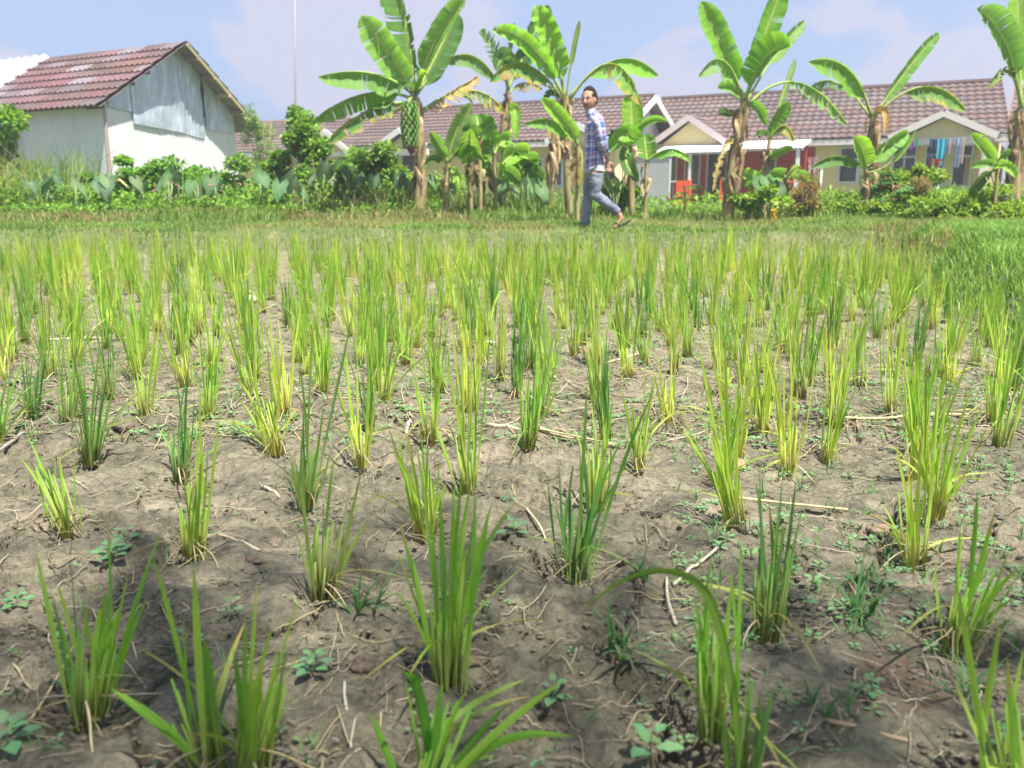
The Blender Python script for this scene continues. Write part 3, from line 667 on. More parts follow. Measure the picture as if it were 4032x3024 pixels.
for _ in range(2300):
    p = visible_pt(rs, 640, 960)
    if rs.random() < .55: rosette(mb, p, rs.uniform(.010, .026), rs, 4, (.17, .30, .12), 1, .01)
    else: sprout(mb, p, rs.uniform(.03, .09), rs, 3, (.14, .28, .08))
for _ in range(500):
    p = visible_pt(rs, 800, 1450, 1450, 2270)
    if rs.random() < .5: rosette(mb, p, rs.uniform(.010, .022), rs, 4, (.15, .28, .12), 1, .01)
    else: sprout(mb, p, rs.uniform(.04, .08), rs, 4, (.12, .26, .08))
tag(mb.build('field_weeds', M['weed'], smooth=False), 'tiny weeds and seedlings sprinkled over the mud', 'weeds', kind='stuff')

# dry stalks, one thing each: start, end (px), radius
for (x0, y0), (x1, y1), rd, lb, c in (
    ((1052, 934), (1240, 955), .0075, 'longest dry stalk lying behind the neat upright clump', (.50, .42, .30)),
    ((1150, 935), (1330, 965), .0045, 'thinner dry stalk crossing behind the longest stalk', (.46, .36, .22)),
    ((876, 950), (886, 912), .006, 'short whitish stalk stub left of the longest stalk', (.60, .52, .42)),
    ((1590, 1080), (1830, 1106), .004, 'long straight straw on the lit mud right of centre', (.58, .46, .26)),
    ((1135, 1110), (1180, 1175), .0032, 'short dry stalk pointing at the dark tall clump', (.55, .45, .30)),
    ((1460, 1355), (1440, 1255), .0035, 'bent dry stalk left of the half hidden clump', (.50, .44, .34)),
    ((1455, 1270), (1550, 1190), .004, 'pale dry stalk rising to the right behind the arching leaf', (.50, .44, .34)),
    ((0, 975), (60, 940), .006, 'grey twig lying at the left edge', (.30, .27, .24)),
    ((470, 1160), (560, 1195), .004, 'curled pale dry leaf on the mud right of the slender clump', (.52, .42, .30)),
    ((605, 1085), (565, 1055), .005, 'split dry husk beside the hole in the mud', (.50, .42, .32)),
    ((1780, 1562), (1960, 1610), .0042, 'curved brown dry twig at the bottom right', (.36, .26, .16)),
    ((90, 745), (280, 738), .006, 'long dry reed lying far left in the field', (.55, .48, .34)),
    ((1300, 800), (1400, 775), .006, 'pale reed leaning between the far clumps right of centre', (.55, .46, .34)),
    ((1760, 905), (2090, 900), .006, 'long dry reed lying behind the widest clump', (.55, .44, .26)),
    ((745, 1480), (750, 1540), .0028, 'forked white root left of the central hooked leaf', (.55, .5, .42)),
    ((20, 1630), (160, 1400), .0022, 'long curved dry leaf hanging from the leftmost near clump', (.50, .40, .22))):
    a = ong(x0, y0); b = ong(x1, y1); mb = MB(); pts = []; n_ = 9; kx = rs.uniform(-.04, .04)
    for k in range(n_):
        q = a.lerp(b, k / (n_ - 1)); q.x += kx * (b - a).length * math.sin(k / (n_ - 1) * 3.14) + rs.uniform(-.1, .1) * rd; q.z = max(gz(q.x, q.y), a.z + (b.z - a.z) * k / (n_ - 1)) + rd * 1.1 + .003; pts.append(q)
    mb.tube(pts, [rd * (1.05 - .3 * k / n_) * rs.uniform(.85, 1.1) for k in range(n_)], 7, c)
    if rd > .0055:
        for k in (2, 5): mb.tube([pts[k] - (pts[k + 1] - pts[k]) * .05, pts[k] + (pts[k + 1] - pts[k]) * .05], rd * 1.35, 7, lerp3(c, (.3, .2, .1), .4))
    named('dry_stalk', mb, M['straw'], a, lb, 'dry stalk', 'dry stalks lying on the mud')
for px, py, r, lb, c in ((780, 1442, .028, 'rounded brown clod of mud left of the big central clump', (.16, .12, .09)), (1580, 1010, .04, 'reddish crumbly clod behind the wide clump right of centre', (.34, .22, .14)),
                      (1905, 1150, .03, 'low clod of lit earth right of the tall full clump', (.30, .22, .15)), (600, 1175, .022, 'crumbly clod right of the curled dry leaf', (.18, .14, .11)),
                      (350, 1440, .022, 'dark clod between the two leftmost near clumps', (.15, .12, .09)), (270, 930, .04, 'dark upturned clod with a dry leaf on it behind the dark upright clump', (.15, .12, .09)),
                      (585, 1440, .02, 'small grey clod above the bottom fan-shaped clump', (.17, .14, .12)), (1265, 760, .045, 'brown clod between far clumps in the middle', (.26, .19, .13)),
                      (545, 1215, .02, 'small low clod in front of the crumbly one', (.17, .13, .10)), (1700, 1290, .03, 'dark clod overhanging the deep hole in the mud', (.15, .12, .09))):
    p = ong(px, py); mb = MB()
    for k in range(9):
        mb.ell(p + Vector((rs.uniform(-1, 1) * r * .7, rs.uniform(-1, 1) * r * .5, rs.uniform(0, .35) * r)), (r * rs.uniform(.3, .65), r * rs.uniform(.3, .6), r * rs.uniform(.2, .42)), c, 8, 6, jit=.35, rng=rs)
    named('soil_clod', mb, M['clod'], p, lb, 'clod', 'clods of mud')
for px, py, r, lb, c in ((535, 652, .05, 'white scrap of plastic between the far left clumps', (.6, .56, .52)), (1058, 742, .02, 'small white scrap near the middle of the field', (.7, .68, .66)), (518, 665, .03, 'round grey stone beside the white plastic scrap', (.4, .36, .32))):
    p = ong(px, py); mb = MB()
    if 'stone' in lb: mb.ell(p + Vector((0, 0, r * .4)), (r, r * .8, r * .6), c, 12, 8, jit=.08, rng=rs)
    else:
        n_ = 6; g_ = [[mb.vert(p + Vector(((i / n_ - .5) * 2 * r * 1.6, (j / n_ - .5) * 2 * r, r * (.35 + .5 * rs.random()) * (1 - abs(i / n_ - .5)))), c) for i in range(n_ + 1)] for j in range(n_ + 1)]
        for j in range(n_):
            for i in range(n_): mb.face(g_[j][i], g_[j][i + 1], g_[j + 1][i + 1], g_[j + 1][i])
    named('stone' if 'stone' in lb else 'plastic_scrap', mb, M['cloth'] if 'scrap' in lb else M['clod'], p, lb, 'stone' if 'stone' in lb else 'litter')

# ------------------------------------------------------------------ grass on the banks
def grass_mesh(n, sample, hgt, wid, cols, seed, lay=.5):
    r = np.random.RandomState(seed); x, y = sample(r, n); n = len(x); z = ground(x, y)
    a = r.rand(n) * 6.283; h = hgt * (.4 + .9 * r.rand(n)); lean = lay * (.2 + r.rand(n)); b = r.rand(n) * 6.283
    dx, dy = np.cos(a) * wid * .5 * (.6 + .8 * r.rand(n)), np.sin(a) * wid * .5
    ex, ey = np.cos(b) * lean * h, np.sin(b) * lean * h
    p0 = np.stack([x - dx, y - dy, z - .01], 1); p1 = np.stack([x + dx, y + dy, z - .01], 1)
    m0 = np.stack([x - dx * .8 + ex * .3, y - dy * .8 + ey * .3, z + h * .6], 1); m1 = np.stack([x + dx * .8 + ex * .3, y + dy * .8 + ey * .3, z + h * .6], 1)
    t_ = np.stack([x + ex, y + ey, z + h * (1 - .3 * lean)], 1)
    V = np.stack([p0, p1, m1, m0, t_], 1).reshape(-1, 3); i = np.arange(n) * 5
    Fc = np.concatenate([np.stack([i, i + 1, i + 2, i + 3], 1)]); F2 = np.stack([i + 3, i + 2, i + 4, i + 4], 1)
    cols = np.array(cols); ci = r.randint(0, len(cols), n); patch = noise2(x * 1.1, y * 1.1, 17)
    c = cols[ci] * (.75 + .5 * r.rand(n))[:, None]
    dry = (patch > .64) & (r.rand(n) < .5); c[dry] = np.array([.34, .27, .13]) * (.7 + .6 * r.rand(dry.sum()))[:, None]
    # triangles for the tips, quads split in two: one face size only
    T = np.concatenate([Fc[:, [0, 1, 2]], Fc[:, [0, 2, 3]], F2[:, :3]])
    return mesh_np('grass', V, T, np.repeat(c, 5, 0))
def s_far(r, n):
    y = 9.0 + 4.0 * r.rand(n) ** 1.1; x = (r.rand(n) * 2 - 1) * (.64 * y + .4); k = ((noise2(x * 1.7 + 9, y * 2.6, 19) < .60) | (r.rand(n) < .35)) & (ground(x, y) > .16) & ~((abs(x - .98) < .5) & (y > 9.75) & (y < 10.35) & (r.rand(n) < .75)); return x[k], y[k]
def s_right(r, n):
    y = 3.6 + 6.4 * r.rand(n); x = 1.32 + .27 * y + .05 + r.rand(n) ** .8 * 2.8; return x, y
GC = [(.12, .24, .04), (.17, .29, .05), (.22, .33, .07), (.27, .32, .11), (.13, .26, .05)]
o = link('grass', grass_mesh(95000, s_far, .055, .007, GC, 1, .9), M['grass']); tag(o, 'short trodden grass on the bank beyond the rice', 'grass', kind='stuff')
o = link('grass', grass_mesh(50000, s_right, .12, .008, [(.14, .29, .05), (.20, .36, .07), (.27, .42, .10)], 2, .8), M['grass']); tag(o, 'tall lush grass on the bank along the right side of the field', 'grass', kind='stuff')
def s_mid(r, n):
    y = 11.6 + 5 * r.rand(n); x = (r.rand(n) * 2 - 1) * (.62 * y + .5); k = (x < 0) | (x > 4) | (r.rand(n) < .35); return x[k], y[k]
o = link('grass', grass_mesh(42000, s_mid, .13, .014, [(.09, .19, .03), (.14, .26, .04), (.20, .31, .06), (.27, .32, .10)], 3, .7), M['grass']); tag(o, 'rough weedy grass between the bank and the banana plants', 'grass', kind='stuff')

# ------------------------------------------------------------------ banana plants
def bez(P0, P1, P2, t): return P0 * (1 - t) ** 2 + P1 * 2 * t * (1 - t) + P2 * t * t
LG = [(.115, .27, .03), (.15, .33, .035), (.09, .22, .03)]
def banana_leaf(root, P0, P1, P2, w, a=20, b=20, t0=.12, tat=3, col=(.13, .30, .03), old=0.0, rng=random, wave=.5, half=(1, 1), name='leaf', lab=None, n=34):
    """w: width of one half in metres; a, b: how far each half turns out of the picture plane (degrees; 90 = towards the viewer)"""
    P0, P1, P2 = Vector(P0), Vector(P1), Vector(P2); mb = MB(); m = 5
    P1 = P1 * 2 - (P0 + P2) / 2           # the curve passes through P1
    L = (P1 - P0).length + (P2 - P1).length; w = w * (1.38 if max(half) > 1 else 1.28)
    def frame(t):
        tg = ((P1 - P0) * (1 - t) + (P2 - P1) * t).normalized(); vw = Vector((0, -1, 0))
        n1 = tg.cross(vw); n1 = n1.normalized() if n1.length > 1e-3 else Vector((1, 0, 0)); n2 = n1.cross(tg).normalized()
        if n2.y > 0: n2 = -n2
        return tg, n1, n2
    for side, ang, hs in ((1, R(a), half[0]), (-1, R(b), half[1])):
        if hs <= 0: continue
        cuts = sorted(rng.sample(range(2, n - 1), min(tat + 2, n - 4))) if tat else []; gaps = {c_: rng.choice([.002, .003, .010]) for c_ in cuts}
        segs_ = []; s0 = 0
        for c_ in cuts + [n]: segs_.append((s0, c_)); s0 = c_
        for (i0, i1) in segs_:
            sag = rng.uniform(-.06, .10) * (1 if tat < 6 else 3); prev = None; vv = rng.uniform(.88, 1.1)
            deadseg = old > 0 and rng.random() < old
            for i in range(i0, i1 + 1):
                s_ = i / n; t = t0 + (1 - t0) * s_; c0 = bez(P0, P1, P2, t); tg, n1, n2 = frame(t)
                prof = min(1, s_ / .16) ** .55 * (1 - max(0, (s_ - .62) / .38) ** 2.3) ** .62 if s_ < 1 else 0
                prof = max(prof, .02)
                an = ang + sag; edge = (i in (i0, i1)) and i not in (0, n); row_ = []
                vein = 1 + .10 * math.sin(i * 2.3 + side) + rng.uniform(-.05, .05)
                for j in range(m + 1):
                    f = j / m; bend = an + (f ** 1.5) * .35
                    d = n1 * side * math.cos(bend) + n2 * math.sin(bend)
                    off = d * (w * hs * prof * f) + n2 * (math.sin(i * 1.25 + side) * .02 * wave * f * f * (w / .2)) + tg * (.12 * w * f)
                    if edge: off += tg * ((1 if i == i0 else -1) * gaps.get(i, .003) * f * (1 + 2 * (tat > 5)))
                    c = tuple(min(.8, col[k] * 1.15 + (.035, .03, .02)[k]) * vv * vein * (1 - .10 * (1 - f)) for k in range(3))
                    if f < .05: c = lerp3(c, (.35, .42, .10), .7)
                    if old:
                        e_ = f + rng.uniform(-.3, .3) + (.6 if deadseg else 0)
                        if e_ > 1.0: c = lerp3(c, (.42, .27, .10), .85)
                        elif e_ > .78: c = lerp3(c, (.55, .42, .05), .7)
                    row_.append(mb.vert(c0 + off + Vector((0, 0, -.03 * f * w)), c))
                if prev:
                    for j in range(m): mb.face(prev[j], prev[j + 1], row_[j + 1], row_[j]) if side > 0 else mb.face(prev[j + 1], prev[j], row_[j], row_[j + 1])
                prev = row_
    o = mb.build(name, M['banana'] if name == 'leaf' else M['dead'], root)
    if lab: o['label'] = lab
    r = MB(); q = [bez(P0, P1, P2, k / 14) for k in range(15)]; mc = (.36, .44, .11) if old < .5 else (.40, .30, .14)
    r.tube([p + Vector((0, .004, 0)) for p in q], [.026 * (w / .3) ** .5 * (1 - k / 14) ** .8 + .004 for k in range(15)], 6, [lerp3((.30, .38, .10), mc, k / 14) for k in range(15)])
    r.build('midrib', M['bark'], o)
    return o
def stem(root, pts, rads, rng, dry=.5, green=(.26, .33, .10)):
    mb = MB(); rings = []; fine = []; rf = []
    for i in range(len(pts) - 1):
        for k in range(6): t = k / 6; fine.append(Vector(pts[i]).lerp(Vector(pts[i + 1]), t)); rf.append(rads[i] * (1 - t) + rads[i + 1] * t)
    fine.append(Vector(pts[-1])); rf.append(rads[-1])
    n = 14
    for i, (p, r) in enumerate(zip(fine, rf)):
        row_ = []
        for k in range(n):
            a = 2 * math.pi * k / n; u = noise2(np.array([k * .9 + p.x * 7]), np.array([i * .35]), 4)[0]
            rr = r * (.72 + .22 * u); c = lerp3(green, (.34, .25, .13), min(1, max(0, (dry - .5 + u) * 1.6)))
            c = lerp3(c, (.09, .065, .045), .75 if noise2(np.array([k * 1.3]), np.array([i * .6 + p.y * 3]), 9)[0] > .58 else 0)
            row_.append(mb.vert(p + Vector((math.cos(a) * rr, math.sin(a) * rr, 0)), c))
        if rings:
            for k in range(n): mb.face(rings[-1][k], rings[-1][(k + 1) % n], row_[(k + 1) % n], row_[k])
        rings.append(row_)
    return mb.build('trunk', M['bark'], root)
def strips(root, c0, c1, r, n, L, rng, name='dead_sheaths', cols=((.42, .29, .15), (.33, .22, .12), (.50, .38, .22), (.22, .15, .09)), spread=1.0):
    """dry leaf sheaths hanging against the stem from c0 (top) to c1"""
    mb = MB(); c0, c1 = Vector(c0), Vector(c1)
    for _ in range(n):
        p = c0.lerp(c1, rng.random()); a = rng.uniform(0, 6.28); dr = Vector((math.cos(a), math.sin(a), 0)); c = rng.choice(cols)
        l = L * rng.uniform(.3, 1.1) * .8; wv = rng.uniform(.010, .045); prev = None; ph = rng.uniform(0, 6.28); sx = Vector((-dr.y, dr.x, 0)); out = rng.uniform(.0, .07) * spread
        for k in range(8):
            t = k / 7; q = p + dr * (r + out * math.sin(t * 2.4) * .9) + sx * (math.sin(ph + t * 4) * .03 * spread) + Vector((0, 0, .05 * math.sin(t * 3) - l * t)); ww = wv * (1 - t * .6); tw = ph + t * 2
            e = sx * math.cos(tw * .5) * ww + dr * math.sin(tw * .5) * ww; cc = tuple(v * (1 + .25 * math.sin(t * 9 + ph)) for v in c)
            rw = (mb.vert(q - e, cc), mb.vert(q + dr * ww * .4, cc), mb.vert(q + e, cc))
            if prev: mb.face(prev[0], prev[1], rw[1], rw[0]); mb.face(prev[1], prev[2], rw[2], rw[1])
            prev = rw
    return mb.build(name, M['dead'], root)
def banana(D, base, trunk, rads, leaves, label, seed, dry=.5, sheaths=(18, .5), cat='banana plant'):
    rng = random.Random(seed); b = ong(*base) if D is None else P(base[0], base[1], D); D = b.y; b.z = min(gz(b.x, b.y), b.z)
    root = empty('banana_plant', b); tag(root, label, cat, 'banana plants in front of the houses')
    k = D / F_PX * K
    pts = [b - Vector((0, 0, .05))] + [P(x, y, D) for x, y in trunk]
    stem(root, pts, [r * k * .92 for r in rads], rng, dry, (.52, .27, .11) if 'orange' in label and 'thick' in label and 'young' not in label else (.26, .33, .10))
    if sheaths[0]: strips(root, pts[-1], pts[1] if len(pts) > 2 else pts[0].lerp(pts[-1], .4), rads[-1] * k, sheaths[0], sheaths[1], rng)
    for L in leaves:
        (x0, y0), (x1, y1), (x2, y2), w = L[:4]; o = dict(L[4]) if len(L) > 4 else {}
        dz = o.pop('dz', rng.uniform(-.5, .5))
        banana_leaf(root, P(x0, y0, D + .03 * dz), P(x1, y1, D + dz * .55), P(x2, y2, D + dz), w * k, rng=rng, **o)
    return root, D, k
YG = (.20, .40, .03); DG = (.06, .17, .03); MG = (.115, .27, .03); PG = (.19, .30, .08); BG = (.09, .20, .05)
# the big fruiting plant left of the middle
root, D, k = banana(12.8, (905, 452), [(912, 380), (908, 300), (897, 235), (893, 190)], [17, 15, 14, 11, 8], [
    ((896, 200), (838, 118), (783, 37), 27, dict(a=12, b=14, t0=.1, tat=3, col=(.17, .36, .045), dz=-.25)),
    ((895, 195), (882, 80), (850, -62), 23, dict(a=30, b=10, t0=.12, tat=6, col=(.085, .22, .03), dz=.1, half=(.55, 1.5))),
    ((897, 200), (942, 88), (1008, -8), 20, dict(a=35, b=10, t0=.2, tat=4, col=(.16, .34, .05), dz=-.35)),
    ((898, 205), (942, 120), (985, 30), 30, dict(a=10, b=30, t0=.1, tat=4, col=DG, dz=.3)),
    ((888, 200), (800, 158), (690, 165), 22, dict(a=70, b=10, t0=.12, tat=3, col=MG, dz=-.5, half=(.35, 1.35))),
    ((888, 212), (790, 205), (682, 258), 21, dict(a=60, b=15, t0=.14, tat=4, col=(.14, .30, .04), dz=-.3, half=(.5, 1.3))),
    ((890, 222), (795, 240), (706, 308), 18, dict(a=60, b=10, t0=.1, tat=9, col=(.075, .19, .03), old=.12, dz=-.4, half=(.5, 1.3))),
    ((900, 205), (992, 120), (1070, 168), 15, dict(a=10, b=60, t0=.3, tat=3, col=(.12, .24, .05), dz=.5, half=(1.4, .4))),
    ((905, 250), (965, 205), (1032, 165), 16, dict(a=20, b=60, t0=.15, tat=16, col=(.34, .24, .10), old=.9, dz=.2, half=(1.5, .3), name='dead_leaf')),
    ((905, 245), (1010, 195), (1092, 240), 15, dict(a=20, b=60, t0=.3, tat=10, col=(.16, .26, .04), old=.45, dz=.6, half=(1.7, .3))),
    ((895, 200), (912, 160), (926, 165), 12, dict(a=30, b=60, t0=.05, tat=1, col=YG, dz=-.3)),
    ((893, 205), (878, 185), (862, 205), 11, dict(a=30, b=60, t0=.05, tat=2, col=BG, dz=-.3))],
    'tall banana plant with a hanging bunch of green fruit, left of the middle', 31, .7, (46, .75))
rng = random.Random(3)
mb = MB(); c0 = P(884, 232, D - .22); 
for ly in range(11):
    for q in range(9):
        a = q / 9 * 6.28 + ly * .4; zz = c0.z - ly * .055; rr = .055 + .02 * math.sin(ly / 10 * 3.1); dr = Vector((math.cos(a), math.sin(a), 0)); p = Vector((c0.x, c0.y, zz)) + dr * rr
        cc = tuple(v * rng.uniform(.8, 1.2) for v in (.20, .38, .07))
        mb.tube([p, p + dr * .035 + Vector((0, 0, .012)), p + dr * .045 + Vector((0, 0, .06)), p + dr * .035 + Vector((0, 0, .09))], [.008, .016, .014, .005], 6, cc)
mb.build('fruit_bunch', M['banana'], root)
mb = MB(); mb.tube([P(893, 205, D), P(884, 215, D - .15), P(883, 245, D - .22), P(884, 300, D - .22), P(886, 312, D - .22)], [.03, .026, .02, .014, .012], 8, (.28, .34, .12)); mb.build('fruit_stalk', M['bark'], root)
mb = MB(); mb.tube([P(886, 308, D - .22), P(887, 316, D - .22), P(888, 326, D - .22), P(889, 337, D - .22)], [.015, .05, .045, .006], 10, (.22, .05, .07)); mb.build('flower_bud', M['bark'], root)
banana(16.5, (1088, 438), [(1082, 340), (1092, 250), (1097, 195)], [11, 10, 9, 6], [
    ((1097, 195), (1078, 130), (1040, 65), 18, dict(a=30, b=30, tat=14, col=DG, dz=.4)),
    ((1097, 195), (1100, 120), (1111, 50), 14, dict(a=50, b=50, tat=12, col=(.07, .17, .04), dz=.1)),
    ((1097, 195), (1135, 110), (1186, 14), 20, dict(a=20, b=30, tat=9, col=DG, dz=.5)),
    ((1097, 195), (1090, 130), (1073, 150), 20, dict(a=20, b=50, tat=4, col=DG, dz=-.4)),
    ((1097, 195), (1128, 130), (1152, 120), 22, dict(a=20, b=30, tat=5, col=(.07, .19, .03), dz=.4)),
    ((1098, 205), (1130, 180), (1170, 190), 13, dict(a=20, b=50, tat=12, col=(.18, .16, .06), old=.7, dz=.3, half=(1.4, .3))),
    ((1100, 250), (1112, 240), (1113, 300), 11, dict(a=20, b=20, tat=2, col=YG, dz=-.3))],
    'dark torn-leaved banana plant standing further back, right of the fruiting one', 32, .8, (34, .6))
banana(12.4, (1232, 445), [(1226, 370), (1225, 298), (1222, 225), (1222, 205)], [13, 11, 10, 9, 8], [
    ((1221, 215), (1195, 105), (1157, 14), 21, dict(a=8, b=12, t0=.18, tat=2, col=(.19, .43, .02), dz=-.1, wave=2.2)),
    ((1223, 215), (1236, 120), (1252, 45), 7, dict(a=30, b=40, t0=.35, tat=0, col=(.30, .42, .10), dz=-.1)),
    ((1219, 212), (1145, 100), (1066, 66), 17, dict(a=20, b=15, t0=.14, tat=3, col=(.18, .41, .03), dz=-.4, wave=1.5)),
    ((1218, 215), (1130, 138), (1059, 175), 16, dict(a=60, b=10, t0=.16, tat=5, col=(.09, .24, .03), old=.12, dz=-.35, half=(.4, 1.5))),
    ((1226, 215), (1330, 130), (1421, 161), 15, dict(a=10, b=60, t0=.2, tat=2, col=(.15, .36, .02), dz=.35, half=(1.7, .3))),
    ((1228, 220), (1318, 138), (1385, 225), 17, dict(a=10, b=60, t0=.32, tat=7, col=(.13, .29, .03), old=.28, dz=-.3, half=(1.6, .35))),
    ((1218, 215), (1165, 180), (1122, 198), 10, dict(a=20, b=60, t0=.1, tat=12, col=(.30, .20, .09), old=.9, dz=.4, half=(.3, 1.4), name='dead_leaf')),
    ((1216, 225), (1190, 205), (1183, 235), 10, dict(a=20, b=60, t0=.1, tat=2, col=DG, dz=.3))],
    'banana plant with two upright leaves rising just left of the man', 33, .45, (20, .35))
banana(11.6, (1247, 448), [(1249, 380), (1250, 315)], [7, 7, 6], [
    ((1250, 315), (1218, 262), (1170, 214), 15, dict(a=10, b=25, t0=.1, tat=1, col=YG, dz=-.2)),
    ((1250, 315), (1195, 262), (1134, 268), 12, dict(a=60, b=10, t0=.15, tat=1, col=(.12, .30, .03), dz=-.3, half=(.5, 1.4))),
    ((1251, 320), (1258, 350), (1250, 400), 10, dict(a=20, b=20, t0=.2, tat=6, col=(.32, .30, .05), old=.6, dz=-.1))],
    'young banana plant with two broad leaves pointing left behind the man', 34, .4, (6, .3))
banana(14, (1188, 430), [(1192, 350), (1200, 262)], [8, 8, 6], [
    ((1200, 262), (1192, 270), (1186, 300), 8, dict(a=20, b=20, tat=6, col=(.25, .17, .08), old=.9, name='dead_leaf'))],
    'leafless dried banana stem left of the man', 35, .95, (34, .7), 'banana stem')
banana(12.6, (1366, 440), [(1363, 370), (1361, 300)], [9, 8, 7], [
    ((1362, 305), (1364, 262), (1362, 205), 21, dict(a=6, b=10, t0=.05, tat=1, col=YG, dz=.1)),
    ((1361, 308), (1352, 292), (1312, 326), 19, dict(a=20, b=30, t0=.02, tat=2, col=(.14, .34, .02), dz=-.3)),
    ((1363, 300), (1398, 262), (1440, 262), 9, dict(a=30, b=30, t0=.1, tat=1, col=(.17, .38, .04), dz=-.2)),
    ((1361, 320), (1352, 348), (1378, 390), 17, dict(a=25, b=25, t0=.1, tat=1, col=(.06, .16, .03), dz=-.4)),
    ((1360, 318), (1335, 300), (1318, 290), 12, dict(a=25, b=35, t0=.1, tat=2, col=DG, dz=.4))],
    'banana plant with a broad yellow-green upright leaf just right of the man', 36, .7, (22, .5))
banana(12.0, (1394, 452), [(1395, 400), (1397, 348)], [6, 5, 5], [
    ((1397, 348), (1394, 318), (1392, 292), 19, dict(a=10, b=15, t0=.02, tat=1, col=(.13, .33, .02), dz=.05)),
    ((1397, 350), (1448, 322), (1492, 348), 9, dict(a=20, b=50, t0=.12, tat=2, col=(.16, .38, .03), dz=-.3, half=(1.5, .4)))],
    'small thin-stemmed banana plant in front of the red porch', 37, .6, (8, .3))
banana(12.2, (962, 445), [(965, 400), (968, 352)], [9, 8, 6], [
    ((968, 352), (985, 285), (1016, 224), 17, dict(a=10, b=25, t0=.08, tat=2, col=PG, dz=-.1)),
    ((968, 352), (945, 310), (930, 285), 14, dict(a=20, b=30, t0=.1, tat=2, col=(.12, .29, .04), dz=-.3)),
    ((968, 352), (1005, 320), (1045, 345), 13, dict(a=20, b=50, t0=.15, tat=1, col=MG, dz=-.2)),
    ((966, 354), (935, 340), (918, 365), 11, dict(a=50, b=20, t0=.15, tat=1, col=DG, dz=-.3)),
    ((968, 360), (985, 372), (992, 400), 8, dict(a=30, b=30, t0=.25, tat=1, col=YG, dz=-.3))],
    'young banana plant with a pale upright leaf right of the fruiting plant', 38, .6, (14, .4))
for i, (bx, by, cx, cy, lv, lb) in enumerate((
    (1018, 442, 1012, 345, [((1016, 280), 15, YG), ((1060, 320), 11, MG), ((985, 330), 9, DG)], 'short banana sucker with a bright upright leaf in the dense cluster'),
    (1072, 442, 1066, 335, [((1043, 250), 13, (.12, .31, .02)), ((1100, 300), 11, YG), ((1025, 345), 12, MG)], 'banana sucker with a rounded dark upright leaf left of the leaning stem'),
    (1080, 440, 1074, 372, [((1140, 325), 12, YG), ((1000, 350), 13, (.17, .38, .04)), ((1010, 385), 11, MG), ((1120, 390), 12, (.12, .3, .03))], 'low spreading banana sucker with leaves to both sides in the cluster'),
    (1128, 440, 1124, 368, [((1166, 345), 12, MG), ((1100, 330), 10, YG), ((1170, 385), 13, DG), ((1085, 390), 10, YG)], 'low banana sucker at the right of the dense cluster'),
    (1038, 440, 1036, 300, [((1030, 250), 10, MG), ((1065, 265), 10, (.15, .33, .03)), ((1000, 285), 10, DG)], 'thin banana sucker at the back of the dense cluster'),
    (1045, 446, 1040, 388, [((1010, 400), 10, YG), ((1085, 372), 11, YG), ((1050, 340), 8, MG)], 'lowest yellow-green banana sucker in the cluster'),
    (1640, 440, 1632, 392, [((1600, 380), 9, YG), ((1662, 375), 9, MG), ((1615, 402), 8, MG)], 'low banana sucker at the foot of the tall leaning banana plant'),
    (1708, 436, 1700, 385, [((1660, 385), 9, MG), ((1745, 392), 9, (.14, .3, .03)), ((1730, 360), 8, PG)], 'low banana sucker in front of the right-hand porch post'),
    )):
    lv2 = []
    for (tx, ty), w_, c_ in lv:
        lv2.append(((cx, cy), ((cx + tx) / 2, (cy + ty) / 2 - abs(tx - cx) * .22), (tx, ty), w_ * 1.65, dict(a=20, b=30, t0=.12, tat=1 + i % 2, col=c_)))
    banana(12.3 + (i % 4) * .5, (bx, by), [((bx + cx) / 2, (by + cy) / 2), (cx, cy)], [6, 6, 4], lv2, lb, 50 + i, .5, (8, .3))
# right of the middle
banana(12.0, (1570, 452), [(1577, 400), (1590, 320), (1600, 250), (1608, 212)], [15, 14, 11, 9, 8], [
    ((1607, 222), (1562, 108), (1515, 6), 22, dict(a=8, b=10, t0=.17, tat=3, col=(.17, .40, .03), dz=-.1)),
    ((1609, 222), (1645, 95), (1692, -28), 21, dict(a=8, b=15, t0=.22, tat=3, col=(.15, .37, .02), dz=.05)),
    ((1612, 222), (1668, 130), (1738, 46), 12, dict(a=10, b=20, t0=.45, tat=4, col=(.19, .35, .08), dz=.5)),
    ((1609, 222), (1650, 132), (1704, 100), 24, dict(a=50, b=8, t0=.15, tat=3, col=(.13, .33, .02), dz=-.3, half=(.5, 1.3))),
    ((1607, 220), (1562, 132), (1510, 164), 17, dict(a=60, b=10, t0=.2, tat=4, col=(.17, .32, .07), dz=-.4, half=(.4, 1.4))),
    ((1606, 228), (1582, 195), (1553, 187), 13, dict(a=20, b=30, t0=.1, tat=1, col=(.15, .34, .03), dz=.2)),
    ((1611, 228), (1634, 232), (1654, 268), 12, dict(a=20, b=30, t0=.1, tat=1, col=(.13, .33, .03), dz=.1)),
    ((1612, 232), (1720, 178), (1828, 266), 14, dict(a=10, b=60, t0=.42, tat=11, col=(.17, .32, .07), dz=.2, half=(1.5, .5))),
    ((1603, 240), (1576, 245), (1553, 240), 9, dict(a=20, b=30, t0=.2, tat=1, col=DG, dz=.3)),
    ((1590, 300), (1560, 330), (1540, 412), 9, dict(a=30, b=30, t0=.1, tat=14, col=(.33, .24, .14), old=.9, dz=-.3, name='dead_leaf'))],
    'tall leaning banana plant with a thick grey-brown base in front of the white awning', 39, .75, (40, .55))
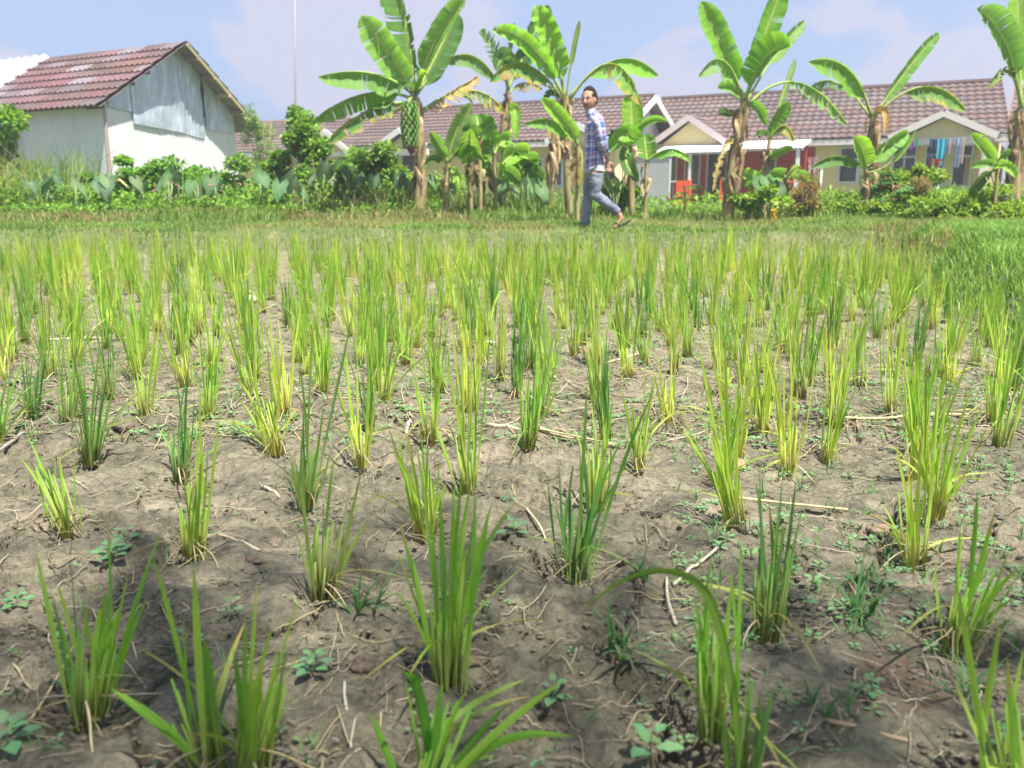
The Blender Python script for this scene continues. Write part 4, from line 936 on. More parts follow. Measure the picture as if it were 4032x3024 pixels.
banana(12.6, (1652, 440), [(1654, 370), (1662, 300)], [8, 7, 5], [
    ((1663, 300), (1678, 258), (1703, 222), 15, dict(a=15, b=25, t0=.06, tat=1, col=(.11, .29, .02), dz=-.1)),
    ((1663, 300), (1690, 205), (1717, 128), 8, dict(a=20, b=40, t0=.2, tat=0, col=PG, dz=.3)),
    ((1662, 305), (1692, 272), (1715, 305), 11, dict(a=10, b=50, t0=.3, tat=5, col=(.20, .26, .05), old=.35, dz=-.2, half=(1.4, .4))),
    ((1662, 300), (1650, 290), (1640, 292), 9, dict(a=30, b=30, t0=.1, tat=1, col=DG, dz=.2)),
    ((1658, 345), (1680, 330), (1712, 318), 9, dict(a=30, b=20, t0=.1, tat=1, col=YG, dz=-.2))],
    'thinner banana plant with a narrow spear leaf right of the tall leaning one', 40, .75, (16, .4))
banana(12.6, (1882, 435), [(1882, 380), (1880, 310), (1886, 252)], [11, 10, 10, 8], [
    ((1884, 256), (1830, 150), (1747, 133), 19, dict(a=55, b=8, t0=.16, tat=3, col=(.14, .32, .03), dz=-.3, half=(.35, 1.5))),
    ((1882, 256), (1800, 176), (1733, 210), 11, dict(a=55, b=12, t0=.25, tat=10, col=(.075, .19, .04), dz=.5, half=(.4, 1.5))),
    ((1888, 250), (1965, 145), (2027, 72), 12, dict(a=20, b=12, t0=.12, tat=4, col=(.14, .33, .04), dz=.1)),
    ((1889, 252), (1995, 188), (2085, 236), 15, dict(a=10, b=60, t0=.3, tat=3, col=(.085, .23, .03), old=.05, dz=-.2, half=(1.7, .35))),
    ((1888, 248), (1905, 245), (1908, 285), 10, dict(a=40, b=20, t0=.02, tat=5, col=(.40, .26, .13), old=.9, dz=-.25, name='dead_leaf'))],
    'banana plant with one long leaf pointing up right in front of the tiled roof', 41, .8, (36, .45))
banana(11.9, (1872, 432), [(1872, 400), (1870, 365)], [6, 6, 4], [
    ((1869, 362), (1860, 325), (1845, 298), 19, dict(a=15, b=20, t0=.04, tat=1, col=YG, dz=-.2)),
    ((1868, 364), (1810, 338), (1752, 362), 11, dict(a=50, b=10, t0=.1, tat=1, col=(.07, .19, .03), dz=-.3, half=(.5, 1.4))),
    ((1872, 362), (1915, 315), (1960, 287), 17, dict(a=10, b=30, t0=.1, tat=2, col=(.14, .33, .03), dz=.2)),
    ((1874, 372), (1925, 350), (1978, 281), 6, dict(a=20, b=30, t0=.5, tat=0, col=(.24, .38, .07), dz=-.1))],
    'young banana plant with a big yellow-green leaf below the up-pointing long leaf', 42, .7, (10, .3))
banana(11.0, (2191, 425), [(2192, 380), (2197, 300), (2206, 235)], [16, 15, 14, 11], [
    ((2208, 240), (2172, 100), (2112, 20), 27, dict(a=15, b=25, t0=.25, tat=5, col=(.11, .27, .05), dz=-.4)),
    ((2207, 235), (2200, 100), (2198, -30), 32, dict(a=10, b=15, t0=.2, tat=2, col=YG, dz=.2)),
    ((2205, 240), (2180, 155), (2135, 190), 10, dict(a=30, b=20, t0=.35, tat=6, col=(.12, .24, .05), old=.3, dz=-.3))],
    'thick orange-stemmed banana plant at the right edge of the picture', 43, .8, (44, .5))
banana(10.6, (2152, 420), [(2153, 390), (2153, 358)], [5, 5, 4], [
    ((2152, 358), (2125, 322), (2097, 291), 14, dict(a=10, b=25, t0=.1, tat=1, col=YG, dz=-.2)),
    ((2153, 358), (2165, 335), (2182, 325), 9, dict(a=30, b=30, t0=.1, tat=1, col=MG, dz=-.1)),
    ((2153, 360), (2172, 362), (2192, 382), 12, dict(a=20, b=30, t0=.1, tat=1, col=YG, dz=-.3)),
    ((2152, 362), (2128, 352), (2097, 362), 9, dict(a=20, b=30, t0=.1, tat=1, col=(.11, .27, .03), dz=-.3)),
    ((2153, 366), (2120, 385), (2095, 420), 12, dict(a=20, b=30, t0=.15, tat=1, col=(.06, .16, .03), dz=.2))],
    'young bright banana plant in front of the thick orange stem', 44, .5, (5, .25))

# ------------------------------------------------------------------ houses
def roof_sheet(A, B, Ee, Fe, rows, cols, name, parent, cset, rng, tile=.24, lift=.035, amp=.018, inv=None, sheet=None, thick=True):
    """A-B ridge, E-F eave (E below A); overlapping rows of wavy tiles; the colour changes sheet by sheet"""
    A, B, Ee, Fe = Vector(A), Vector(B), Vector(Ee), Vector(Fe); mb = MB()
    nrm = (B - A).cross(Ee - A).normalized()
    if nrm.z < 0: nrm = -nrm
    W = (B - A).length; nw = max(2, int(W / tile)); per = 6; nu = nw * per; sw = sheet or 5
    for r in range(rows):
        v0, v1 = r / rows, (r + 1) / rows; prev = None
        sh = rng.randrange(sw)
        cc = {}
        for i in range(nu + 1):
            u = i / nu; t_ = (i + .5) // per; key = int((t_ + sh) // sw)
            if key not in cc: cc[key] = (lambda g_, q_: tuple(x * g_ for x in q_))(rng.uniform(.8, 1.15), rng.choice(cset))
            c = cc[key]; wv = amp * math.cos(i / per * 2 * math.pi)
            top = A.lerp(B, u).lerp(Ee.lerp(Fe, u), v0) + nrm * (wv * .6)
            bot = A.lerp(B, u).lerp(Ee.lerp(Fe, u), v1 + .012) + nrm * (lift + wv)
            drop = bot - nrm * (lift + .012)
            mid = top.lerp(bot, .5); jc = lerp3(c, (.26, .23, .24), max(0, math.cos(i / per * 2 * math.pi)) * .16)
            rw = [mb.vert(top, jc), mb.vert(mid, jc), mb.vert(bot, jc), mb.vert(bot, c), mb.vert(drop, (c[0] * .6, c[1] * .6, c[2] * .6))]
            if prev:
                for a_, b_ in ((0, 1), (1, 2), (3, 4)): mb.face(prev[a_], prev[b_], rw[b_], rw[a_])
            prev = rw
    # underside board
    o = nrm * .035
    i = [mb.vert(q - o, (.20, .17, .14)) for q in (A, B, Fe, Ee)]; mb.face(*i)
    return mb.build(name, M['rooftile'], parent, smooth=False, local=True)
TILE = [(.112, .074, .062), (.125, .080, .065), (.098, .070, .062), (.130, .096, .086), (.116, .070, .056)]
MU = math.tan(R(32)); BX = Vector((.857, -.515, 0)); BY = Vector((.515, .857, 0))
class House:
    """local x runs to the right along the front, local y away from the viewer; origin under the right end of the eave"""
    def __init__(s, name, origin, label):
        s.o = Vector(origin); s.r = empty(name, origin, math.atan2(-.515, .857)); tag(s.r, label, 'house', 'row houses behind the field')
    def at(s, px, py, off):     # where the line of sight meets the plane local y = off
        d = ray(px, py); k = ((s.o - CAM).dot(BY) + off) / d.dot(BY); p = CAM + d * k - s.o
        return p.dot(BX), p.z
def window(H, x0, x1, z0, z1, y, frame=(.62, .66, .70), transom=.0, curtain=None, name='window', mull=1):
    f = MB(); t = .055
    f.box(x0 - t, x0, y - .05, y + .06, z0 - t, z1 + t, frame); f.box(x1, x1 + t, y - .05, y + .06, z0 - t, z1 + t, frame)
    f.box(x0, x1, y - .05, y + .06, z1, z1 + t, frame); f.box(x0, x1, y - .06, y + .06, z0 - t, z0, frame)
    if transom: f.box(x0, x1, y - .045, y + .055, z1 - transom - .03, z1 - transom + .03, frame)
    for k in range(1, mull): xm = x0 + (x1 - x0) * k / mull; f.box(xm - .025, xm + .025, y - .04, y + .05, z0, z1, frame)
    o = f.build(name, M['paint'], H.r, False, True)
    g = MB(); g.box(x0, x1, y + .01, y + .025, z0, z1); g.build('pane', M['glass'], o, False, True)
    if curtain:
        cmb = MB(); n = 16; xa, xb, cc = curtain; prev = None
        for i in range(n + 1):
            x = xa + (xb - xa) * i / n; yy = y - .012 + .008 * math.sin(i * 2.4); rw = (cmb.vert((x, yy, z0 + .02), cc), cmb.vert((x, yy, z1 - (transom or .02)), cc))
            if prev: cmb.face(prev[0], rw[0], rw[1], prev[1])
            prev = rw
        cmb.build('curtain', M['cloth'], o, True, True)
    return o
def porch_gable(H, xl, xr, ze, za, y0, y1, fascia, tymp, rng, bw=.2):
    """small gable: eave ends xl..xr at height ze, apex za; front at y0, runs back to y1"""
    xm = (xl + xr) / 2
    roof_sheet((xm, y1, za), (xm, y0, za), (xl, y1, ze), (xl, y0, ze), 6, 0, 'porch_roof', H.r, TILE, rng)
    roof_sheet((xm, y0, za), (xm, y1, za), (xr, y0, ze), (xr, y1, ze), 6, 0, 'porch_roof', H.r, TILE, rng)
    b = MB(); up = (0, -1, 0)
    b.beam((xl - .05, y0 - .03, ze - .10), (xm, y0 - .03, za - .10), .05, bw, fascia, up=(0, 0, 1)); b.beam((xr + .05, y0 - .034, ze - .10), (xm, y0 - .034, za - .10), .05, bw, fascia, up=(0, 0, 1))
    b.build('barge_board', M['paint'], H.r, False, True)
    t = MB(); i = [t.vert(q, (1, 1, 1)) for q in ((xl + .25, y0 + .25, ze - .12), (xr - .25, y0 + .25, ze - .12), (xm, y0 + .25, za - .22))]; j = [t.vert((t.v[k][0], y0 + .33, t.v[k][2]), (1, 1, 1)) for k in i]
    t.face(*i); t.face(*j[::-1]); t.face(i[0], j[0], j[1], i[1])
    t.build('gable_wall', tymp, H.r, False, True)
FASC = (.74, .65, .61)
rng = random.Random(61)
# right-hand house (red porch half and cream half under one roof)
H = House('row_house', (14.9, 27.0, 0.0), 'cream and red single-storey house with long brown tiled roof behind the right banana plants')
ZE, ZR, HY = 2.44, 4.25, 2.9; LW = H.at(1431, 213, HY)[0]; RX = H.at(2164, 178, HY)[0]
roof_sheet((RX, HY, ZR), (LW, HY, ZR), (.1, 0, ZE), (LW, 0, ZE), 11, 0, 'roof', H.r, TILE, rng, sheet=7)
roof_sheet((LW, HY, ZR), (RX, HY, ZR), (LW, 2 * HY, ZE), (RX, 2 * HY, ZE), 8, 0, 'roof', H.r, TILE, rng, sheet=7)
b = MB(); b.beam((RX, HY, ZR + .03), (LW, HY, ZR + .03), .2, .09, (.26, .17, .15)); b.build('ridge_cap', M['paint'], H.r, False, True)
b = MB(); b.box(LW, .15, -.03, .01, ZE - .24, ZE - .06, FASC); b.box(LW, .1, .012, .62, ZE - .245, ZE - .215, (.5, .46, .4)); b.build('fascia', M['paint'], H.r, False, True)
xs, _ = H.at(1742, 590, .62); WF = .62
b = MB(); b.box(xs, -.2, WF, 5.2, -.2, ZE - .26); b.build('wall', M['cream'], H.r, False, True)
b = MB(); b.box(LW + .2, xs - .003, WF + .003, 5.2, -.2, ZE - .262); b.build('wall', M['redwall'], H.r, False, True)
b = MB()
for sx in (LW + .12, min(RX, 0) - .25):     # gable ends
    i = [b.vert(q) for q in ((sx, .7, ZE - .1), (sx, 5.2, ZE - .1), (sx, HY, ZR - .12))]; j = [b.vert((sx - .08, b.v[k][1], b.v[k][2])) for k in i]; b.face(*i); b.face(*j[::-1]); b.face(i[0], i[2], j[2], j[0]); b.face(i[1], j[1], j[2], i[2])
b.build('gable_wall', M['cream'], H.r, False, True)
def hw(p0, p1, y=WF, **k):
    x0, z1 = H.at(p0[0], p0[1], y); x1, _ = H.at(p1[0], p0[1], y); _, z0 = H.at((p0[0] + p1[0]) / 2, p1[1], y)
    return window(H, x0, x1, max(z0, .25), min(z1, ZE - .34), y - .03, **k)
hw((1820, 306), (1856, 392), transom=.35)
hw((1936, 303), (1981, 395), transom=.3, mull=2)
hw((2005, 304), (2042, 400), transom=.25, curtain=None)
hw((2066, 304), (2102, 400), transom=.3, curtain=(H.at(2085, 350, WF)[0], H.at(2102, 350, WF)[0], (.50, .38, .20)))
hw((1652, 332), (1676, 380), frame=(.5, .5, .48))
b = MB(); x0, _ = H.at(2122, 350, .1); b.box(x0, x0 + .28, .05, .33, -.2, ZE - .25); b.build('pillar', M['cream'], H.r, False, True)
xl, zl = H.at(1925, 285, -.85); xr, _ = H.at(2152, 290, -.85); _, za = H.at(2036, 237, -.85)
porch_gable(H, xl, xr, ZE - .02, za, -.85, 2.0, FASC, M['cream'], rng)
b = MB(); b.box(xl + .2, xr - .1, -.72, -.58, ZE - .34, ZE - .14, FASC); b.box(xr - .34, xr - .12, -.74, -.56, -.2, ZE - .345, FASC); b.build('porch_beam', M['paint'], H.r, False, True)
xl, zl = H.at(1409, 300, -.5); xr, _ = H.at(1566, 300, -.5); _, za = H.at(1485, 247, -.5)
porch_gable(H, xl, xr, ZE, za, -.5, 2.0, (.60, .50, .50), M['cream'], rng)
# red half: windows, door, awnings, posts, low wall
hw((1435, 330), (1463, 392), frame=(.50, .50, .48), curtain=None)
hw((1484, 330), (1513, 402), frame=(.50, .50, .48))
x0, _ = H.at(1530, 380, WF); x1, _ = H.at(1568, 380, WF)
d = MB(); d.box(x0, x1, WF - .03, WF - .008, 0, 2.05, (.03, .03, .035)); dd = d.build('door', M['dark'], H.r, False, True)
d = MB(); d.box(x0 - .07, x0, WF - .08, WF, 0, 2.12, (.45, .45, .44)); d.box(x1, x1 + .07, WF - .08, WF, 0, 2.12, (.45, .45, .44)); d.box(x0, x1, WF - .08, WF, 2.05, 2.12, (.45, .45, .44)); d.build('door_frame', M['paint'], dd, False, True)
def awning(H, pl, pr, y0, y1, drop, name='awning'):
    x0, z1 = H.at(pl[0], pl[1], y0); x1, _ = H.at(pr[0], pr[1], y0); mb = MB(); n = int((x1 - x0) / .022); prev = None
    for i in range(n + 1):
        x = x0 + (x1 - x0) * i / n; wv = .016 * math.sin((x - x0) / .13 * 6.283); c = (.78, .78, .77)
        rw = [mb.vert((x, y0, z1 + wv), c), mb.vert((x, (y0 + y1) / 2, z1 + drop / 2 + wv), c), mb.vert((x, y1, z1 + drop + wv), c)]
        if prev: mb.face(prev[0], rw[0], rw[1], prev[1]); mb.face(prev[1], rw[1], rw[2], prev[2])
        prev = rw
    mb.box(x0, x1, y0 + .06, y0 + .1, z1 - .08, z1 - .035, (.6, .6, .6))
    mb.build(name, M['paint'], H.r, True, True); return x0, x1, z1
ax0, ax1, az = awning(H, (1412, 330), (1566, 328), -1.5, -.06, .34)
bx0, bx1, bz = awning(H, (1572, 322), (1735, 316), -1.3, -.06, .30)
b = MB()
for px in (1490, 1420): x, _ = H.at(px, 360, -1.4); b.box(x - .04, x + .04, -1.42, -1.34, -.1, az - .03, (.70, .72, .74))
for px in (1722,): x, _ = H.at(px, 360, -1.2); b.box(x - .05, x + .05, -1.25, -1.15, -.1, bz - .02, (.70, .72, .74))
b.build('porch_post', M['paint'], H.r, False, True)
b = MB(); x0, z1 = H.at(1462, 390, -1.5); x1, _ = H.at(1493, 390, -1.5); b.box(x0, (x0 + x1) / 2, -1.55, -1.45, -.2, z1); b.box((x0 + x1) / 2 + .012, x1, -1.553, -1.447, -.2, z1 + .005)
x2, _ = H.at(1428, 392, -1.5); b.box(x2, x0 - .002, -1.53, -1.47, -.2, z1 - .62); b.build('porch_wall', M['orange'], H.r, False, True)
b = MB(); b.box(x2, x0, -1.52, -1.48, z1 - .05, z1 - .01, (.62, .64, .66))
k_ = x2 + .06
while k_ < x0: b.box(k_, k_ + .018, -1.51, -1.49, z1 - .6, z1 - .05, (.30, .31, .33)); k_ += .13
b.build('porch_railing', M['paint'], H.r, False, True)
b = MB(); x0, z1 = H.at(1556, 388, -1.3); x1, _ = H.at(1565, 388, -1.3); b.box(x0, x1 + .2, -1.33, -1.27, -.2, z1); b.build('porch_wall', M['orange'], H.r, False, True)
b = MB(); x0, z1 = H.at(1700, 386, -1.0); x1, _ = H.at(1734, 386, -1.0); b.box(x0, x1, -1.03, -.97, -.2, z1 - .05); b.build('porch_wall', M['orange'], H.r, False, True)
b = MB(); x0, _ = H.at(1719, 330, -.3); x1, _ = H.at(1742, 330, -.3); b.box(x0 + .3, x1, -.3, -.22, -.2, ZE - .26); b.build('side_wall', M['redwall'], H.r, False, True)

# house further right, just its near corner shows
q_ = onz(2174, 296, 2.4) - Vector((.857, -.515, 0)) * -5; H2 = House('row_house', (q_.x, q_.y, 0.0), 'house at the right edge of which only a roof corner and dark recess show')
roof_sheet((.9, 3.1, 4.25), (-5.0, 3.1, 4.25), (.1, 0, 2.4), (-5.0, 0, 2.4), 11, 0, 'roof', H2.r, TILE, rng, sheet=7)
b = MB(); b.box(-4.8, 0, .7, 5.5, -.2, 2.2); b.build('wall', M['cream'], H2.r, False, True)
b = MB(); b.beam((-5.05, -.05, 2.33), (-5.05, 3.1, 4.2), .06, .2, (.22, .15, .13)); b.build('barge_board', M['paint'], H2.r, False, True)
b = MB(); b.box(-4.8, 0, 0, .02, 2.2, 2.36, FASC); b.build('fascia', M['paint'], H2.r, False, True)

# middle house
def onplan(px, py, zrel): # point at given height seen at px
    r = ray(px, py); return CAM + r * (zrel / r.z)
H = House('row_house', (3.4, 28.9, 0.0), 'cream house with long brown tiled roof behind the man and the banana cluster')
ZE, ZR = 2.40, 3.95; LW = -11.6
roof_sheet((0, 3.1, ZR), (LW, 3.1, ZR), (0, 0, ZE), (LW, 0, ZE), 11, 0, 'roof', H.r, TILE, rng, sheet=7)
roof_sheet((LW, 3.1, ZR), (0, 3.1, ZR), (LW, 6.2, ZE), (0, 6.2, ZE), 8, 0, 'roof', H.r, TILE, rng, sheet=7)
b = MB(); b.beam((0, 3.1, ZR + .03), (LW, 3.1, ZR + .03), .2, .09, (.26, .17, .15)); b.build('ridge_cap', M['paint'], H.r, False, True)
b = MB(); b.beam((.04, 3.1, ZR - .08), (.04, -.05, ZE - .10), .05, .2, (.78, .74, .72)); b.beam((.04, 3.1, ZR - .08), (.04, 6.2, ZE - .10), .05, .2, (.78, .74, .72)); b.build('barge_board', M['paint'], H.r, False, True)
b = MB(); b.box(LW, 0, -.03, .01, ZE - .22, ZE - .05, FASC); b.build('fascia', M['paint'], H.r, False, True)
b = MB(); b.box(LW + .1, -.35, .65, 5.6, -.2, ZE - .2); b.build('wall', M['cream'], H.r, False, True)
b = MB(); i = [b.vert(q) for q in ((-.4, .7, ZE - .21), (-.4, 5.5, ZE - .21), (-.4, 3.1, ZR - .14))]; j = [b.vert((-.5, b.v[k][1], b.v[k][2])) for k in i]; b.face(*i); b.face(*j[::-1]); b.face(i[0], i[2], j[2], j[0]); b.face(i[1], j[1], j[2], i[2]); b.build('gable_wall', M['greywall'], H.r, False, True)
xl, _ = H.at(1182, 305, -.5); xr, _ = H.at(1310, 300, -.5)
_, za = H.at(1246, 262, -.5); porch_gable(H, xl, xr, ZE, za, -.5, 1.8, (.78, .73, .70), M['cream'], rng)
xl, _ = H.at(812, 322, -.6); xr, _ = H.at(920, 318, -.6); _, za = H.at(862, 275, -.6); porch_gable(H, xl, xr, ZE - .03, za, -.6, 1.8, (.78, .73, .70), M['cream'], rng)
b = MB(); b.box(xl + .1, xr, -.55, -.42, ZE - .42, ZE - .2, FASC); b.build('porch_beam', M['paint'], H.r, False, True)
hw((1198, 350), (1215, 400)); hw((1150, 345), (1172, 395)); hw((870, 330), (900, 372))
# a grey garden wall and pipe between the two houses
g_ = P(1440, 440, 27); root = empty('garden_wall', (g_.x, g_.y, 0), math.atan2(-.515, .857)); tag(root, 'plain grey rendered wall between the two long houses', 'wall')
b = MB(); b.box(-1.3, .05, 0, .14, -.2, 1.75); b.build('wall_panel', M['greywall'], root, False, True); b = MB(); b.box(-1.33, .08, -.03, .17, 1.75, 1.81, (.5, .49, .47)); b.build('coping', M['paint'], root, False, True)

# left house
H = House('row_house', (-5.9, 34.6, 0.0), 'furthest house with dark brown roof behind the shrubs right of the shed')
ZE, ZR = 2.3, 3.85; LW = -16
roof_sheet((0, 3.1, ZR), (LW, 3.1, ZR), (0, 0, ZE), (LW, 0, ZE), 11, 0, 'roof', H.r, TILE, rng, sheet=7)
b = MB(); b.beam((.04, 3.1, ZR - .08), (.04, -.05, ZE - .10), .06, .3, (.78, .74, .72)); b.build('barge_board', M['paint'], H.r, False, True)
b = MB(); b.box(LW, 0, -.03, .01, ZE - .22, ZE - .05, FASC); b.build('fascia', M['paint'], H.r, False, True)
b = MB(); b.box(LW + .1, -.35, .65, 5.6, -.2, ZE - .2); b.build('wall', M['cream'], H.r, False, True)
xl, _ = H.at(660, 322, -.6); xr, _ = H.at(750, 322, -.6); _, za = H.at(692, 278, -.6); porch_gable(H, xl, xr, ZE - .03, za, -.6, 1.8, (.78, .73, .70), M['cream'], rng)
hw((735, 330), (755, 370), frame=(.25, .38, .46)); b = MB(); b.box(xl - .3, xr + .4, -.5, -.4, ZE - .3, ZE - .12, FASC); b.build('porch_beam', M['paint'], H.r, False, True)

# ------------------------------------------------------------------ the shed on the left
W0 = Vector((-9.04, 20.0, 0)); W1 = Vector((-7.92, 25.67, 0)); W2 = W0 + Vector((-.868, .497, 0)) * 9
root = empty('shed', W0); tag(root, 'white rendered shed with patchwork tile roof and metal sheet gable', 'shed')
RD = Vector((-.868, .497, 0)); A = Vector((-8.02, 22.62, 4.35)); E = Vector((-8.96, 19.6, 2.57)); Rr = Vector((-7.3, 26.2, 2.46)); LR = 9.5
nL = RD.cross(E - A); nR = RD.cross(Rr - A)
def zl(p, n): return A.z - ((p.x - A.x) * n.x + (p.y - A.y) * n.y) / n.z
def roofz(p): return min(zl(p, nL), zl(p, nR)) - .05
b = MB(); T = []; n = 24
for i in range(n + 1):
    p = W0.lerp(W1, i / n); lo = b.vert((p.x, p.y, -.3)); hi = b.vert((p.x, p.y, min(2.66, roofz(p)))); T.append((lo, hi))
for i in range(n): b.face(T[i][0], T[i + 1][0], T[i + 1][1], T[i][1])
b.build('gable_wall', M['shedwall'], root, False)
b = MB(); q = [W0 + Vector((-.002, -.001, 0)), W2]; b.quad((q[1].x, q[1].y, -.3), (q[0].x, q[0].y, -.3), (q[0].x, q[0].y, 2.64), (q[1].x, q[1].y, 2.64))
W3 = W1 + (W2 - W0); b.quad((W1.x, W1.y, -.3), (W3.x, W3.y, -.3), (W3.x, W3.y, 2.5), (W1.x, W1.y, 2.5)); b.build('side_wall', M['shedwall'], root, False)
b = MB(); c0 = W0 + Vector((.012, -.012, 0)); b.beam(c0 + Vector((0, 0, -.3)), c0 + Vector((0, 0, 2.6)), .05, .05, (.42, .30, .26), up=(1, 0, 0)); b.build('corner_post', M['paint'], root, False)
# galvanised sheets, each a part, with uneven lower edges, ribs and dents
gd = (W1 - W0).normalized(); gn = Vector((gd.y, -gd.x, 0))
def gp(u, z, o=0): p = W0 + (W1 - W0) * u + gn * o; return Vector((p.x, p.y, z))
for k, (u0, u1, z0a, z0b, rib) in enumerate(((.02, .19, 2.58, 2.54, 0), (.17, .50, 2.28, 2.20, .004), (.48, .71, 2.22, 2.08, .016), (.72, .82, 2.36, 2.33, 0), (.81, .90, 2.36, 2.33, .012), (.89, .985, 2.36, 2.32, .01))):
    b = MB(); nu = 26; nv = 14; g = []
    for i in range(nu + 1):
        u = u0 + (u1 - u0) * i / nu; p = gp(u, 0); zb = z0a + (z0b - z0a) * i / nu; zt = max(roofz(p) - .02, zb + .02); rw = []
        for j in range(nv + 1):
            z = zb + (zt - zb) * j / nv; bp = noise2(np.array([u * 14 + k]), np.array([z * 3]), 5)[0]
            rw.append(b.vert(gp(u, z, .03 + .012 * (k % 2) + rib * math.sin(i * 1.9) + (bp - .5) * .06), (1, 1, 1)))
        g.append(rw)
    for i in range(nu):
        for j in range(nv): b.face(g[i][j], g[i + 1][j], g[i + 1][j + 1], g[i][j + 1])
    b.build('metal_sheet', M['galv'], root)
PATCH = [(.090, .050, .042), (.10, .056, .046), (.115, .082, .086), (.185, .155, .165), (.115, .045, .047), (.095, .055, .045), (.14, .10, .106), (.085, .048, .04), (.125, .060, .064), (.115, .055, .042), (.10, .06, .05)]
def rl_(p): return Vector(p) - W0
rng = random.Random(8)
tW = 5.6
roof_sheet(rl_(A), rl_(A + RD * tW), rl_(E), rl_(E + RD * tW), 8, 0, 'roof', root, PATCH, rng, tile=.2, amp=.022, lift=.04, sheet=4)
roof_sheet(rl_(A + RD * LR), rl_(A), rl_(Rr + RD * LR), rl_(Rr), 8, 0, 'roof', root, PATCH, rng, tile=.2, amp=.022, sheet=5)
# white corrugated sheet at the far end
b = MB(); nL_ = nL.normalized() if nL.z > 0 else -nL.normalized(); prev = None; n = 150
for i in range(n + 1):
    t = tW - .1 + (LR - tW) * i / n; wv = nL_ * (.07 + .06 * math.sin(t * 6.283 / .40)); rw = (b.vert(A + RD * t + wv, (.27, .27, .285)), b.vert(E + RD * t + wv + (E - A) * .02, (.27, .27, .285)))
    if prev: b.face(prev[0], prev[1], rw[1], rw[0])
    prev = rw
b.build('corrugated_sheet', M['paint'], root)
for f in (.12, .32, .52, .72, .95):
    b = MB()
    q = A.lerp(Rr, f) - Vector((0, 0, .10)); c = (.55, .40, .24) if f in (.52, .95) else (.30, .24, .18); b.beam(q - RD * .02, q + RD * .6, .07, .10, c); b.build('purlin', M['wood'], root, False)
b = MB()
b.beam(A - Vector((0, 0, .07)) - RD * .0, Rr - Vector((0, 0, .07)), .03, .09, (.36, .31, .16)); b.build('rafter', M['wood'], root, False)
for f in (.45, .62, .95): b = MB(); q = A.lerp(E, f) - Vector((0, 0, .09)); b.beam(q + RD * .05, q + RD * .6, .06, .09, (.14, .10, .08)); b.build('purlin', M['wood'], root, False)
b = MB(); b.tube([E + Vector((-.0, .2, -.3)) + RD * 3.4, E + Vector((0, .2, -2.9)) + RD * 3.4], .04, 8, (.20, .19, .18)); b.build('down_pipe', M['paint'], root)

# mast
p = P(641, 470, 33); p0 = Vector((p.x, p.y, -.2)); tp = P(636, -60, 33); root = empty('mast', p0); tag(root, 'tall thin pale mast rising behind the left house roof', 'mast')
b = MB(); b.tube([p0, p0.lerp(tp, .45), tp], [.045, .04, .03], 8, (.25, .235, .24)); b.build('pole', M['paint'], root)
b = MB(); b.tube([p0.lerp(tp, .45) - Vector((0, 0, .06)), p0.lerp(tp, .45) + Vector((0, 0, .06))], .055, 8, (.4, .38, .37)); b.build('pipe_joint', M['paint'], root)

# ------------------------------------------------------------------ laundry
Hh = House.__new__(House); Hh.o = Vector((14.9, 27.0, 0))
def garment(px0, px1, py0, py1, col, label, kind, name, taper=0, y=-1.0, pattern=None, slit=False, seed=1):
    rng = random.Random(seed); x0, z1 = Hh.at(px0, py0, y); x1, _ = Hh.at(px1, py0, y); _, z0 = Hh.at(px0, py1, y); mb = MB(); n, m = 12, 12; g = []
    for i in range(n + 1):
        rw = []; f = i / n
        for j in range(m + 1):
            v = j / m; xx = x0 + (x1 - x0) * (.5 + (f - .5) * (1 - taper * v)); zz = z1 + (z0 - z1) * v * (1 - .08 * abs(math.sin(f * 5 + seed)))
            yy = y + .05 * math.sin(f * 11 + seed) * (.3 + v); c = col
            if pattern: c = pattern[int(rng.random() * len(pattern))]
            q = Hh.o + BX * xx + BY * yy + Vector((0, 0, zz)); rw.append(mb.vert(q, c))
        g.append(rw)
    for i in range(n):
        for j in range(m):
            if slit and i in (5, 6) and j > 2: continue
            mb.face(g[i][j], g[i][j + 1], g[i + 1][j + 1], g[i + 1][j])
    base = Vector(mb.v[0]); o = link(name, mb.mesh(name, base), M['cloth']); o.location = base
    tag(o, label, kind, 'washing hung to dry in front of the cream house')
NV = (.04, .06, .13); TQ = (.06, .44, .58)
garment(1967, 1975, 302, 324, (.30, .08, .50), 'purple cloth hanging leftmost on the washing line', 'laundry', 'hanging_cloth', seed=1)
garment(1976, 1985, 300, 316, (.05, .32, .16), 'small green cloth next to the purple one', 'laundry', 'hanging_cloth', seed=2)
garment(2008, 2028, 300, 322, NV, 'dark navy shirt left of the turquoise towel', 'laundry', 'hanging_shirt', seed=3, taper=.2)
garment(2005, 2020, 322, 345, NV, 'dark navy shorts below the navy shirt', 'laundry', 'hanging_shorts', seed=4, slit=True)
garment(2026, 2047, 300, 362, TQ, 'bright turquoise towel, longest cloth on the line', 'laundry', 'hanging_towel', taper=.25, seed=5, slit=False)
garment(2049, 2058, 300, 335, (.62, .55, .60), 'pale patterned cloth right of the turquoise towel', 'laundry', 'hanging_cloth', pattern=[(.62, .55, .60), (.3, .2, .35), (.7, .66, .68)], seed=6)
garment(2067, 2078, 297, 365, (.42, .50, .70), 'pale blue long trousers hanging near the curtained window', 'laundry', 'hanging_trousers', seed=7, slit=True)
garment(2079, 2085, 297, 354, (.66, .48, .46), 'pinkish cloth beside the pale blue trousers', 'laundry', 'hanging_cloth', seed=8)
garment(2008, 2036, 343, 390, (.2, .05, .04), 'dark red patterned batik cloth hanging low on a white post', 'laundry', 'hanging_cloth', taper=.7, y=-1.6, pattern=[(.22, .05, .04), (.12, .05, .04), (.45, .12, .06), (.3, .16, .1)], seed=9)
